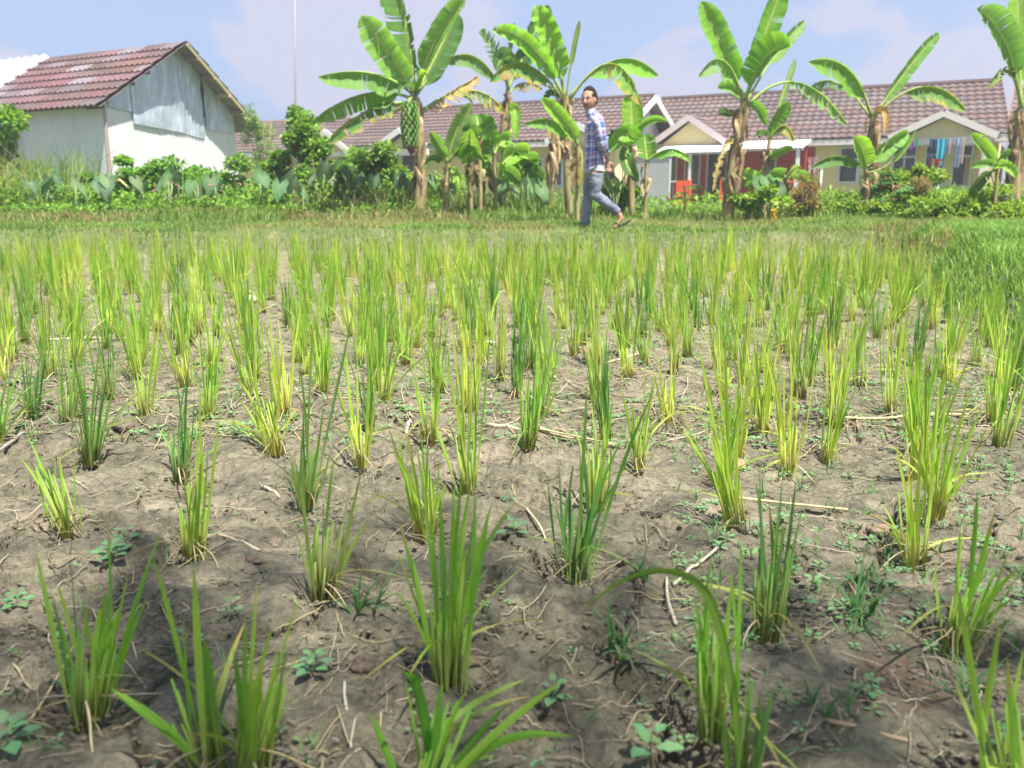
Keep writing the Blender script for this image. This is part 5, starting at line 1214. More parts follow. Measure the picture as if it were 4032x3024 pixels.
garment(1745, 1770, 340, 382, (.3, .1, .1), 'red and white patterned cloth hanging at the corner of the red porch', 'laundry', 'hanging_cloth', taper=.3, y=-1.7, pattern=[(.36, .08, .08), (.55, .45, .42), (.25, .08, .08)], seed=10)
garment(1654, 1690, 390, 402, (.2, .4, .6), 'blue and white patterned cloth on the porch behind the tall banana plant', 'laundry', 'hanging_cloth', y=-1.4, pattern=[(.1, .35, .55), (.6, .6, .6), (.2, .45, .6)], seed=11)
def pole_thing(name, px, py0, py1, r, col, label, cat, y):
    x, z1 = Hh.at(px, py0, y); q = Hh.o + BX * x + BY * y; mb = MB(); mb.tube([(q.x, q.y, -.2), (q.x, q.y, z1 * .5), (q.x, q.y, z1)], r, 8, col)
    mb.tube([(q.x, q.y, z1), (q.x, q.y, z1 + .03)], r * 1.3, 8, col); named(name, mb, M['paint'], Vector((q.x, q.y, 0)), label, cat)
pole_thing('clothes_post', 2029, 366, 402, .035, (.66, .67, .68), 'white post under the batik cloth', 'post', -1.65)
pole_thing('clothes_post', 1775, 366, 402, .03, (.62, .60, .55), 'pale post under the red and white cloth', 'post', -1.75)
mb = MB(); x0, z0 = Hh.at(1955, 300, -1.0); x1, z1 = Hh.at(2100, 295, -1.0)
mb.tube([Hh.o + BX * x0 + BY * -1.0 + Vector((0, 0, z0)), Hh.o + BX * ((x0 + x1) / 2) + BY * -1.0 + Vector((0, 0, z0 - .03)), Hh.o + BX * x1 + BY * -1.0 + Vector((0, 0, z1))], .006, 5, (.3, .3, .3))
named('washing_line', mb, M['paint'], Hh.o + BX * x0 + BY * -1.0 + Vector((0, 0, z0)), 'thin washing line the clothes hang from', 'washing line')

# ------------------------------------------------------------------ bushes, taro, undergrowth
def cloud(n, pos, L, wd, cols, rng_, upb=.5, droop=.2, dark=None):
    """n folded pointed leaves; pos: (n,3) array and outward dirs"""
    r = rng_; p, outd = pos
    d = outd + r.normal(0, .6, (n, 3)); d[:, 2] += r.uniform(-.4, .5, n); d /= np.linalg.norm(d, axis=1)[:, None]
    up = r.normal(0, .45, (n, 3)); up[:, 2] += upb * 2; s = np.cross(d, up); s /= (np.linalg.norm(s, axis=1)[:, None] + 1e-9); nn = np.cross(s, d)
    l = (L * r.uniform(.6, 1.25, n))[:, None]; w_ = (wd * r.uniform(.7, 1.2, n))[:, None]
    a = p; e = p + d * l - nn * l * droop; m = p + d * l * .5; m1 = m - s * w_ + nn * w_ * .35; m2 = m + s * w_ + nn * w_ * .35
    V = np.stack([a, m1, e, m2], 1).reshape(-1, 3); i = np.arange(n) * 4
    Fq = np.concatenate([np.stack([i, i + 2, i + 1], 1), np.stack([i, i + 3, i + 2], 1)])
    cols = np.array(cols); c = cols[r.randint(0, len(cols), n)] * r.uniform(.75, 1.25, n)[:, None]
    return V, Fq, np.repeat(c, 4, 0)
def lump(n, c, rad, rng_, lobes=13, shell=.35):
    """points through a lobed crown, denser at the skin"""
    r = rng_; cs = r.normal(0, .50, (lobes, 3)); cs[0] = 0; rr = r.uniform(.22, .55, lobes); rr[0] = .65
    k = r.randint(0, lobes, n); v = r.normal(0, 1, (n, 3)); v /= np.linalg.norm(v, axis=1)[:, None]
    q = cs[k] + v * (rr[k] * (shell + (1 - shell) * r.rand(n)) )[:, None]
    q = q / 1.3 * np.array(rad); keep = q[:, 2] > -rad[2]; q[:, 2] = np.where(keep, q[:, 2], -rad[2] * .9)
    return q + np.array(c), v
def bush(name, px, py, D, rad, n, L, wd, cols, label, cat, seed, stems=5, group=None, mat='foliage', base_py=None):
    r = np.random.RandomState(seed); rg_ = random.Random(seed); c = P(px, py, D); b = Vector((c.x, c.y, gz(c.x, c.y)))
    root = empty(name, b); tag(root, label, cat, group)
    V, Fq, cc = cloud(n, lump(n, c, rad, r), L, wd, cols, r)
    o = link('leaves', mesh_np('leaves', V - np.array(b), Fq, cc, False), M[mat], root)
    mb = MB()
    for k in range(stems):
        a = rg_.uniform(0, 6.28); t = Vector((c.x + math.cos(a) * rad[0] * .6, c.y + math.sin(a) * rad[1] * .6, c.z + rg_.uniform(-.1, .6) * rad[2]))
        mb.tube([b + Vector((math.cos(a) * .04, math.sin(a) * .04, -.05)), b.lerp(t, .5) + Vector((0, 0, .1)), t], [.02, .014, .006], 6, (.22, .18, .10))
    mb.build('stems', M['wood'], root); return root
LF = [(.14, .29, .04), (.19, .37, .05), (.27, .45, .07), (.11, .23, .04)]
LD = [(.11, .25, .04), (.16, .32, .05), (.21, .39, .07)]
LY = [(.27, .42, .06), (.20, .36, .04), (.34, .46, .10), (.15, .29, .04)]
bush('leafy_tree', -8, 272, 15, (.52, .6, .62), 1500, .11, .045, LF, 'rounded leafy tree at the left edge in front of the shed wall', 'tree', 1, 6)
bush('vine_mound', 1210 / K, 545 / K, 14.5, (.52, .45, .44), 2400, .08, .036, LF, 'tall vine-smothered stump with dark green leaves in front of the left house', 'vine', 2)
bush('feathery_tree', 562, 285, 19, (.42, .4, .75), 1900, .07, .014, [(.24, .36, .12), (.18, .30, .09), (.30, .40, .16)], 'light feathery sapling beside the right corner of the shed', 'tree', 3, 7)
bush('leafy_bush', 600, 372, 14.6, (.62, .6, .38), 2600, .09, .035, LF, 'low leafy bush just right of the shed wall', 'bush', 4)
bush('leafy_bush', 690, 378, 14.2, (.60, .6, .42), 2800, .09, .036, LF, 'leafy bush below the vine-smothered stump', 'bush', 5)
bush('leafy_bush', 805, 362, 14.2, (.55, .5, .38), 2800, .10, .022, [(.15, .30, .05), (.21, .37, .07), (.27, .43, .09)], 'fine-leaved bush left of the fruiting banana plant', 'bush', 6)
bush('leafy_bush', 752, 398, 13.6, (.4, .4, .3), 1500, .08, .035, LD, 'dark low bush behind the taro leaves', 'bush', 7)
bush('creeping_bush', 345, 382, 14.5, (.7, .5, .26), 2400, .075, .034, [(.16, .36, .04), (.23, .43, .06), (.12, .28, .04)], 'bright creeping bush climbing in front of the sunlit shed wall', 'bush', 8)
bush('creeping_bush', 445, 405, 14.3, (.75, .5, .22), 2800, .07, .032, [(.16, .36, .04), (.23, .43, .06), (.12, .28, .04)], 'low creeping bush with small pink flowers below the shed corner', 'bush', 9)
bush('creeping_bush', 250, 404, 14.5, (.7, .5, .18), 2200, .075, .033, LF, 'low creeping bush below the shaded shed wall', 'bush', 10)
bush('leafy_bush', 1150, 392, 15, (.45, .4, .35), 1500, .08, .03, LF, 'small-leaved bush behind the banana cluster, left of the man', 'bush', 11)
bush('leafy_bush', 1945, 388, 12.6, (.42, .4, .26), 2000, .07, .026, LY, 'yellow-green bush in front of the cream house windows', 'bush', 12)
bush('dry_bush', 1735, 428, 12.2, (.34, .3, .26), 1700, .07, .010, [(.30, .20, .12), (.38, .28, .16), (.20, .22, .07), (.24, .14, .09)], 'half-dry brown scrubby bush right of the tall leaning banana plant', 'bush', 13, 10)
bush('dry_bush', 1990, 402, 12.3, (.2, .2, .16), 600, .06, .010, [(.34, .24, .14), (.28, .3, .1)], 'small dry twiggy bush below the batik cloth', 'bush', 14, 8)
bush('leafy_bush', 2120, 440, 10.8, (.62, .5, .24), 3000, .08, .016, LY, 'dense yellow-green weedy bush at the right edge on the bank', 'bush', 15)
bush('leafy_bush', 2010, 452, 11.2, (.6, .5, .17), 2400, .08, .016, LY, 'yellow-green weedy bush left of the one at the right edge', 'bush', 16)
bush('leafy_bush', 1890, 448, 11.8, (.45, .4, .16), 1500, .08, .016, LY, 'low weedy bush at the foot of the up-pointing banana plant', 'bush', 17)
bush('leafy_bush', 2190, 470, 10.2, (.45, .4, .2), 1800, .08, .016, LY, 'lowest weedy bush in the right corner of the bank', 'bush', 18)
bush('leafy_bush', 20, 385, 15, (.6, .5, .3), 1500, .09, .03, LF, 'grassy leafy bush below the tree at the left edge', 'bush', 19)
bush('leafy_bush', 1345, 425, 13, (.35, .3, .22), 900, .08, .03, LF, 'small bush behind the walking man', 'bush', 21)
bush('leafy_bush', 1620, 432, 12, (.35, .3, .18), 900, .08, .03, LY, 'small weedy bush at the right foot of the tall leaning banana plant', 'bush', 22)
# papaya/cassava-like plants with fingered leaves
def cassava(px, py, D, h, n, label, seed):
    rg_ = random.Random(seed); c = P(px, py, D); b = Vector((c.x, c.y, gz(c.x, c.y))); root = empty('cassava_plant', b); tag(root, label, 'plant', 'cassava-like plants'); top = Vector((c.x, c.y, c.z))
    mb = MB(); lf = MB(); mb.tube([b - Vector((0, 0, .05)), b.lerp(top, .5) + Vector((.03, 0, 0)), top], [.018, .014, .008], 6, (.30, .22, .14))
    for k in range(n):
        a = rg_.uniform(0, 6.28); s0 = b.lerp(top, rg_.uniform(.45, 1)); q = s0 + Vector((math.cos(a), math.sin(a), rg_.uniform(-.1, .5))) * rg_.uniform(.1, .28); mb.tube([s0, s0.lerp(q, .5) + Vector((0, 0, .03)), q], [.005, .004, .003], 4, (.4, .25, .15))
        f = rg_.uniform(.8, 1.2); cc = (.09 * f, .22 * f, .05 * f)
        for j in range(7):
            aa = a + (j - 3) * .55; leaf_quad(lf, q, Vector((math.cos(aa), math.sin(aa), -.35)), Vector((0, 0, 1)), .13, .019, cc)
    mb.build('stem', M['wood'], root); lf.build('leaves', M['foliage'], root, False)
cassava(1905, 372, 12.2, 1, 24, 'fingered-leaf plant at the foot of the up-pointing banana plant', 1)
cassava(1928, 404, 11.9, 1, 16, 'lower fingered-leaf plant in front of the other one', 2)
cassava(1478, 402, 12.6, 1, 6, 'small dark papaya-like plant in front of the orange porch wall', 3)

def taro_leaf(mb, p, d, nrm, L, c):
    """heart-shaped blade: p is where the stalk joins, d points to the tip"""
    d = d.normalized(); s = d.cross(nrm).normalized(); nn = s.cross(d)
    out = [(-.32, .16), (-.42, .34), (-.25, .50), (.02, .56), (.3, .46), (.6, .28), (.85, .1), (1, 0)]
    c0 = mb.vert(p, lerp3(c, (.4, .45, .25), .4)); mid = mb.vert(p + d * L * .5 - nn * L * .05, lerp3(c, (.4, .45, .25), .3)); tip = mb.vert(p + d * L - nn * L * .25, c)
    for sg in (-1, 1):
        ids = [mb.vert(p + d * L * a_ + s * (sg * L * b_) + nn * L * (.10 * b_ / .5 - .22 * max(0, a_) ** 2 - .15 * (b_ / .5) ** 2), tuple(v * (1.05 if sg > 0 else .95) for v in c)) for a_, b_ in out[:-1]]
        for k in range(len(ids) - 1):
            f = (c0 if k < 4 else mid, ids[k], ids[k + 1]); mb.face(*(f if sg < 0 else f[::-1]))
        f = (mid, c0, ids[4]); mb.face(*(f[::-1] if sg > 0 else f)); f = (mid, ids[-1], tip); mb.face(*(f if sg < 0 else f[::-1]))
def taro(px, py, D, h, n, label, seed, pale=0):
    rg_ = random.Random(seed); c = P(px, py, D); b = Vector((c.x, c.y, gz(c.x, c.y))); k = D / F_PX * K; root = empty('taro_plant', b); tag(root, label, 'taro plant', 'taro plants along the bank')
    for _ in range(n):
        a = rg_.uniform(0, 6.28); q = Vector((c.x + math.cos(a) * rg_.uniform(.03, .14), c.y + math.sin(a) * .12, c.z + rg_.uniform(-.1, .12) * h))
        st = MB(); st.tube([b + Vector((rg_.uniform(-.02, .02), 0, -.05)), b.lerp(q, .6) + Vector((0, 0, .04)), q], [.014, .010, .006], 6, (.24, .33, .14)); so_ = st.build('stalk', M['bark'], root)
        lf = MB(); cc = lerp3((.085, .19, .075), (.24, .34, .15), pale * rg_.random()); cc = tuple(v * rg_.uniform(.85, 1.2) for v in cc)
        taro_leaf(lf, q, Vector((math.cos(a) * .55, math.sin(a) * .3 - .1, rg_.choice([-1, -1, -.9, .9]))), Vector((math.cos(a) * .9, math.sin(a) * .9 - .5, .55)), h * rg_.uniform(.42, .6), cc); lf.build('leaf', M['taro'], root)
TL = [(58, 400, 'leftmost taro plant by the left edge', 0), (92, 400, 'grey-green taro plant second from the left edge', 0), (120, 398, 'taro plant with two broad drooping leaves below the shaded shed wall', 0), (160, 408, 'low taro plant left of the shed corner', .4),
      (212, 392, 'taro plant below the shed corner with upright leaves', .2), (235, 385, 'taller pale taro plant right beside the shed corner', .6), (285, 392, 'taro plant with pointed leaves below the lit shed wall', .3), (306, 400, 'taro plant in a tight pair below the lit shed wall', .2),
      (360, 385, 'tall taro plant with a long pale leaf below the lit shed wall', .4), (388, 388, 'taro plant right of the long pale leaf', .2), (425, 402, 'small taro plant before the pink flowers', .3), (463, 390, 'blue-green taro plant at the right end of the lit wall', 0), (490, 400, 'taro plant with drooping blue-green leaves at the right shed corner', 0),
      (560, 385, 'dark taro plant right of the shed', 0), (612, 402, 'taro plant with a slanting narrow leaf below the vine mound', .4), (635, 402, 'small round-leaved taro plant below the vine mound', .5), (694, 378, 'tall yellowish taro plant left of the pale cluster', .8), (712, 375, 'grey taro plant between the yellowish and the curling one', .4),
      (752, 372, 'tall taro plant with a pale curling leaf', .8), (776, 385, 'blue-green taro plant in the middle of the taro row', 0), (812, 380, 'broad-leaved taro plant in the middle of the taro row', .2), (858, 385, 'dark taro plant left of the fruiting banana trunk', 0), (885, 388, 'pale taro plant touching the fruiting banana trunk', .6),
      (925, 385, 'wavy pale taro plant right of the fruiting banana trunk', .6), (965, 405, 'small dark taro plant right of the fruiting banana trunk', .1), (1083, 398, 'blue taro plant under the banana cluster', 0), (1100, 405, 'pale taro plant under the banana cluster', .5), (1140, 398, 'dark round taro plant at the right end of the banana cluster', 0), (1157, 405, 'drooping dark taro plant left of the leafless stem', 0),
      (1330, 392, 'dark taro plant just right of the man', 0), (1585, 402, 'pale taro plant in front of the leaning banana base', .4), (1640, 395, 'dark taro plant with three broad leaves right of the leaning banana base', 0), (1667, 400, 'blue-green taro plant near the yellow flower', 0), (1685, 408, 'lowest taro plant near the yellow flower', .1), (1890, 415, 'blue-green taro plant at the foot of the cassava-like plants', 0)]
for i, (px, py, lb, pl) in enumerate(TL): taro(px, py + (i * 5 % 7) - 1, 13.0 + (i * 7 % 5) * .12 if px < 1180 else 12.1, .36 + .14 * ((i * 37 % 10) / 10), 2 + i % 3, lb, 200 + i, pl)
# undergrowth as one mass
r = np.random.RandomState(4)
def under(n, x0, x1, ya, yb, hf, L, wd, cols, seed):
    r = np.random.RandomState(seed); x = r.uniform(x0, x1, n); y = r.uniform(ya, yb, n); hh = hf * (.35 + .9 * noise2(x * 1.6, y * 1.6, seed)); z = ground(x, y) + hh * r.rand(n) ** .7
    od = r.normal(0, .5, (n, 3)); od[:, 2] += .6; return cloud(n, (np.stack([x, y, z], 1), od), L, wd, cols, r)
parts = [under(30000, -10.5, -.9, 13.2, 17.5, .50, .07, .024, LF + LY[:2], 6), under(6000, -1.2, 4.0, 13.4, 17, .06, .075, .022, LF + LY, 7), under(12000, 3.8, 10.5, 11.9, 16, .26, .085, .016, LY + LF, 8), under(5000, -9, -1, 12.6, 13.5, .2, .06, .024, LF, 9), under(6000, -12, 14, 17, 22, .3, .14, .03, LF + LY, 10)]
Vs, Fs, Cs, off = [], [], [], 0
for V, Fq, c in parts: Vs.append(V); Fs.append(Fq + off); Cs.append(c); off += len(V)
o = link('undergrowth', mesh_np('undergrowth', np.concatenate(Vs), np.concatenate(Fs), np.concatenate(Cs)), M['foliage']); tag(o, 'dense weeds and creepers growing between the bank and the houses', 'undergrowth', kind='stuff')
# tall grass blades standing in the undergrowth
def blades_np(n, x0, x1, y0, y1, h, wd, cols, seed):
    def smp(r, n): return r.uniform(x0, x1, n), r.uniform(y0, y1, n)
    return grass_mesh(n, smp, h, wd, cols, seed, .6)
TG = [(.16, .29, .05), (.22, .34, .07), (.30, .38, .12), (.36, .36, .16)]
o = link('tall_grass', blades_np(1500, -9.8, -6.9, 13.4, 15.5, .95, .014, TG, 41), M['grass']); tag(o, 'tall pale grass standing in front of the shaded shed wall', 'grass', kind='stuff')
o = link('tall_grass', blades_np(2200, 3.7, 9.5, 12.4, 15, .28, .014, TG, 42), M['grass']); tag(o, 'tall yellowish grass in front of the cream and red house', 'grass', kind='stuff')
o = link('tall_grass', blades_np(1100, -3.2, 1.2, 12.6, 14, .42, .012, TG, 43), M['grass']); tag(o, 'rough tufts of grass under the banana cluster', 'grass', kind='stuff')
# small flowers and fallen leaves
mb = MB(); rg_ = random.Random(9)
for _ in range(36):
    p = P(rg_.uniform(330, 540), rg_.uniform(395, 432), 13.1); mb.ell(p, (.014, .014, .012), (.62, .26, .30), 6, 4)
tag(mb.build('pink_flowers', M['cloth']), 'tiny pink flowers dotted over the creepers', 'flowers', kind='stuff')
p = P(1672, 462, 10.6); b = Vector((p.x, p.y, gz(p.x, p.y))); root = empty('marigold', b); tag(root, 'yellow flower head on the bank right of the leaning banana plant', 'flower')
mb = MB(); mb.tube([b, b + Vector((0, 0, .1))], .006, 5, (.12, .25, .04)); mb.build('stalk', M['bark'], root)
mb = MB()
for k in range(26): mb.ell(b + Vector((rg_.uniform(-.03, .03), rg_.uniform(-.03, .03), .08 + rg_.uniform(0, .12))), (.016, .016, .014), rg_.choice([(.75, .50, .02), (.6, .45, .03), (.35, .4, .04)]), 6, 4)
mb.build('flower_head', M['foliage'], root)
for px, py, s_, lb, c in ((240, 437, .11, 'large curled dead leaf on the bank below the shed corner', (.55, .42, .26)), (30, 440, .07, 'orange-brown dead leaf at the left end of the bank', (.50, .28, .16)), (1072, 455, .06, 'pinkish dead leaf on the bank below the banana cluster', (.50, .34, .26)),
                         (1105, 420, .14, 'crumpled brown dead leaf heap under the banana cluster', (.46, .34, .22)), (1335, 430, .12, 'yellowed dead leaf right of the man', (.62, .50, .14)), (262, 402, .10, 'pale yellow drooping dead leaf among the taro', (.50, .50, .22)), (1000, 445, .16, 'long thin orange dead leaf below the young pale banana plant', (.50, .36, .10))):
    p = ong(px, py) if py > 436 else P(px, py, 12.9)
    mb = MB(); n_ = 8; a = rg_.uniform(-.6, .6); g = []
    for i in range(n_ + 1):
        t = i / n_; w0 = math.sin(t * 3.1) ** .7 * s_ * .35 + .004; cpt = p + Vector(((t - .5) * 2 * s_ * math.cos(a), (t - .5) * s_ * math.sin(a), .03 + .04 * math.sin(t * 5)))
        g.append([mb.vert(cpt + Vector((0, w0 * .6, w0)), c), mb.vert(cpt, tuple(v * .7 for v in c)), mb.vert(cpt + Vector((0, -w0, w0 * .7)), c)])
    for i in range(n_): mb.face(g[i][0], g[i][1], g[i + 1][1], g[i + 1][0]); mb.face(g[i][1], g[i][2], g[i + 1][2], g[i + 1][1])
    named('dead_leaf', mb, M['dead'], p, lb, 'dead leaf', 'dead leaves on the bank')
# the tree behind the photographer whose shade lies on the near mud
cx = Vector((1.75, -1.95, 7.2)); b = Vector((3.0, -3.6, 0)); root = empty('shade_tree', b); tag(root, 'tree behind the viewer that shades the near part of the field', 'tree')
r = np.random.RandomState(12); n = 8500
q, v = lump(n, cx, (5.2, 2.9, 1.3), r, 34, .2)
V, Fq, cc = cloud(n, (q, v), .13, .03, LD, r)
link('crown', mesh_np('crown', V - np.array(b), Fq, cc), M['foliage'], root)
mb = MB(); mb.tube([b - Vector((0, 0, .2)), b + Vector((.1, .1, 2.5)), Vector((2.6, -3.0, 5)), cx], [.22, .17, .13, .06], 10, (.25, .2, .15))
for k in range(7): a = k * .9; mb.tube([Vector((2.6, -3.0, 5)), cx + Vector((math.cos(a) * 1.6, math.sin(a) * .8, -.3)), cx + Vector((math.cos(a) * 3, math.sin(a) * 1.4, .1))], [.09, .06, .02], 7, (.25, .2, .15))
mb.build('trunk', M['bark'], root)

# ------------------------------------------------------------------ the walking man
MD = 10.2
def Q(x, y, dy=0.0): return P(x, y, MD + dy)
foot_z = gz(Q(1262, 489).x, MD)
man = empty('person', Vector((Q(1290, 480).x, MD, foot_z))); tag(man, 'man in a blue and red plaid shirt and grey-blue jeans walking left and looking over', 'person')
SKN = (.42, .235, .15); SKD = (.27, .14, .09)
def apply_mods(o):
    dg = bpy.context.evaluated_depsgraph_get(); me = bpy.data.meshes.new_from_object(o.evaluated_get(dg)); o.modifiers.clear(); o.data = me; me.polygons.foreach_set('use_smooth', [True] * len(me.polygons)); return o
def fuse(o, vox, sm=2, col=None):
    m = o.modifiers.new('r', 'REMESH'); m.mode = 'VOXEL'; m.voxel_size = vox
    s = o.modifiers.new('s', 'SMOOTH'); s.iterations = sm; s.factor = .5
    apply_mods(o)
    ca = o.data.color_attributes.get('col') or o.data.color_attributes.new('col', 'FLOAT_COLOR', 'POINT')
    n = len(o.data.vertices); c4 = np.ones((n, 4), dtype=np.float32)
    if callable(col):
        co = np.empty(n * 3, dtype=np.float32); o.data.vertices.foreach_get('co', co); c4[:, :3] = col(co.reshape(-1, 3))
    else: c4[:, :3] = col
    ca.data.foreach_set('color', c4.ravel()); return o
HC = Q(1273.5, 216); FY = Vector((-.60, -.80, -.03)).normalized(); FX = Vector((-FY.y, FY.x, 0)).normalized() * -1; FZ = FX.cross(FY) * -1
if FZ.z < 0: FZ = -FZ
if FX.dot(Vector((1, 0, 0))) < 0: FX = -FX       # viewer's right of the face
def hp(a, f, u): return HC + FX * a + FY * f + FZ * u
HYH = .138
def head_surface(grow=0.0, keep=None):
    """(verts, faces) of a modelled head in face coordinates"""
    n, m = 56, 44; V = []; idx = {}; Fq = []
    for i in range(m + 1):
        th = math.pi * i / m; cz = math.cos(th); sz = math.sin(th)
        for k in range(n):
            ph = 2 * math.pi * k / n; x = math.sin(ph) * sz; y = math.cos(ph) * sz; z = cz
            ax = .079; ay = .098; az = HYH
            if z < 0: ax *= 1 - .30 * (-z) ** 1.5; ay *= 1 - .10 * (-z)
            p = [x * ax, y * ay, z * az]
            if z < -.2: p[1] += .018 * (-z - .2)            # jaw forward
            if y > 0:
                g = lambda cx, cz_, sx, sz_: math.exp(-((p[0] - cx) / sx) ** 2 - ((p[2] - cz_) / sz_) ** 2)
                p[1] = min(p[1], .088 + .01 * y)
                p[1] += .026 * g(0, -.030, .013, .017) + .012 * g(0, -.005, .010, .025)       # nose
                p[1] -= .013 * g(-.031, .008, .017, .011) + .013 * g(.031, .008, .017, .011)  # eye sockets
                p[1] += .006 * g(0, .028, .05, .010)                                          # brow
                p[1] += .008 * g(0, -.066, .022, .007) + .006 * g(0, -.078, .018, .006)       # lips
                p[1] += .010 * g(0, -.108, .022, .016)                                        # chin
                p[1] += .006 * g(-.045, -.03, .02, .02) + .006 * g(.045, -.03, .02, .02)
            V.append(p)
    for i in range(m):
        for k in range(n): Fq.append((i * n + k, (i + 1) * n + k, (i + 1) * n + (k + 1) % n, i * n + (k + 1) % n))
    return V, Fq
b = MB(); hv, hf = head_surface()
for p in hv: b.vert(hp(*p), SKN)
b.f += hf
for sx in (-1, 1):  # ears
    b.ell(hp(sx * .080, -.008, -.005), (.010, .016, .028), SKN, 8, 6, rot=Matrix.Rotation(math.atan2(FX.y, FX.x), 3, 'Z'))
TH = [Q(1275, 252, .0), Q(1276, 240, .0), Q(1275, 228, .01)]
b.tube(TH, [(.060, .058), (.052, .050), (.050, .048)], 14, hint=(0, 1, 0))
# torso, arms, legs under the clothes
b.tube([Q(1285, 380), Q(1284, 362), Q(1284, 320), Q(1284, 280), Q(1283, 262), Q(1279, 250)], [(.14, .09), (.145, .095), (.135, .088), (.16, .095), (.155, .085), (.08, .06)], 18, hint=(0, 1, 0))
for pts, rad in ((([Q(1286, 372, -.08), Q(1285, 420, -.09), Q(1320, 448, -.08), Q(1337, 464, -.08)]), (.078, .052, .048, .032)),
                 (([Q(1279, 372, .08), Q(1270, 427, .08), Q(1264, 460, .08), Q(1263, 482, .08)]), (.078, .050, .046, .033)),
                 (([Q(1290, 260, -.15), Q(1300, 314, -.18), Q(1310, 336, -.11), Q(1313, 352, -.04)]), (.045, .036, .030, .022)),
                 (([Q(1283, 260, .15), Q(1290, 314, .2), Q(1302, 340, .12), Q(1309, 352, .03)]), (.045, .036, .030, .022))):
    b.tube(pts, list(rad), 12, hint=(0, 1, 0))
# feet
b.tube([Q(1337, 463, -.08), Q(1341, 471, -.08), Q(1336, 481, -.08), Q(1330, 489, -.08), Q(1326, 492, -.08)], [(.032, .036), (.034, .034), (.040, .024), (.044, .018), (.036, .012)], 12, hint=(0, 1, 0))
b.tube([Q(1265, 480, .08), Q(1268, 487, .08), Q(1261, 488, .08), Q(1252, 490, .08), Q(1245, 491, .08)], [(.030, .034), (.034, .026), (.038, .024), (.044, .018), (.036, .011)], 12, hint=(0, 1, 0))
# hand holding the phone: palm, four fingers, thumb
b.tube([Q(1312, 349, -.05), Q(1313, 357, -.05), Q(1314, 364, -.05)], [(.020, .024), (.022, .036), (.018, .038)], 12, hint=(0, 1, 0))
PT = Q(1314, 364, -.05)
for j, (ox, l) in enumerate(((-.030, .060), (-.011, .072), (.009, .070), (.028, .055))):
    a = PT + Vector((ox * .8, -.004, .002)); c1 = a + Vector((.010 + ox * .1, -.012, -l * .42)); c2 = c1 + Vector((.010, .008, -l * .32)); c3 = c2 + Vector((.006, .016, -l * .20))
    b.tube([a, c1, c2, c3], [.0105, .0095, .0085, .007], 8)
a = Q(1316, 352, -.05); b.tube([a, a + Vector((.026, -.012, -.006)), a + Vector((.046, -.01, -.022)), a + Vector((.056, -.004, -.04))], [.014, .012, .010, .007], 8)
body = b.build('body', M['skin'], man); 
def skincol(co):
    w_ = np.array(man.location); h = np.array(HC) - w_; d = co - h; fx = d @ np.array(FX); fy = d @ np.array(FY); fz = d @ np.array(FZ)
    c = np.tile(np.array(SKN), (len(co), 1)); near = (np.abs(fz) < .16) & (fy > 0)
    lip = near & (np.abs(fz + .071) < .010) & (np.abs(fx) < .026); c[lip] = (.22, .075, .06)
    mus = near & (np.abs(fz + .056) < .005) & (np.abs(fx) < .028); c[mus] = (.13, .08, .06)
    soc = near & (((np.abs(fx) - .031) / .02) ** 2 + ((fz - .006) / .011) ** 2 < 1); c[soc] = (.26, .14, .10)  # eye sockets darker, their shade put into the skin colour
    nos = near & (np.abs(fx) < .012) & (np.abs(fz + .043) < .004); c[nos] = (.2, .1, .07)
    return c
fuse(body, .0058, 2, skincol)
b = MB()
for sx in (-1, 1):
    c = hp(sx * .031, .083, .007); b.ell(c, (.011, .008, .006), (.62, .58, .54), 10, 6); b.ell(c + FY * .006, (.0055, .005, .0055), (.02, .012, .01), 8, 6)
b.build('eyes', M['skin'], man)
b = MB()
for sx in (-1, 1): b.tube([hp(sx * .012, .092, .024), hp(sx * .032, .091, .031), hp(sx * .050, .079, .024)], [.0036, .0048, .0026], 6, (.02, .015, .012))
b.build('eyebrows', M['hair'], man)
# hair: a cap grown off the skull
b = MB(); keep = {}
for i, p in enumerate(hv):
    x, y, z = p; line = .088 + .016 * (1 - (x / .06) ** 2) if y > .03 else (.0 if y > -.02 else -.045)
    if abs(x) > .060 and y > .01: line = .035
    if z > line - .004:
        f = 1.045 + .03 * noise2(np.array([x * 90]), np.array([z * 90 + y * 40]), 3)[0]; q = (x * f, y * f, max(z, line) * (1.05 if z > .05 else 1.0) + (.003 if z > .1 else 0)); keep[i] = b.vert(hp(*q), (.018, .014, .013))
for f_ in hf:
    if all(k in keep for k in f_): b.face(*[keep[k] for k in f_])
hair = b.build('hair', M['hair'], man)
sol = hair.modifiers.new('s', 'SOLIDIFY'); sol.thickness = -.005; apply_mods(hair)
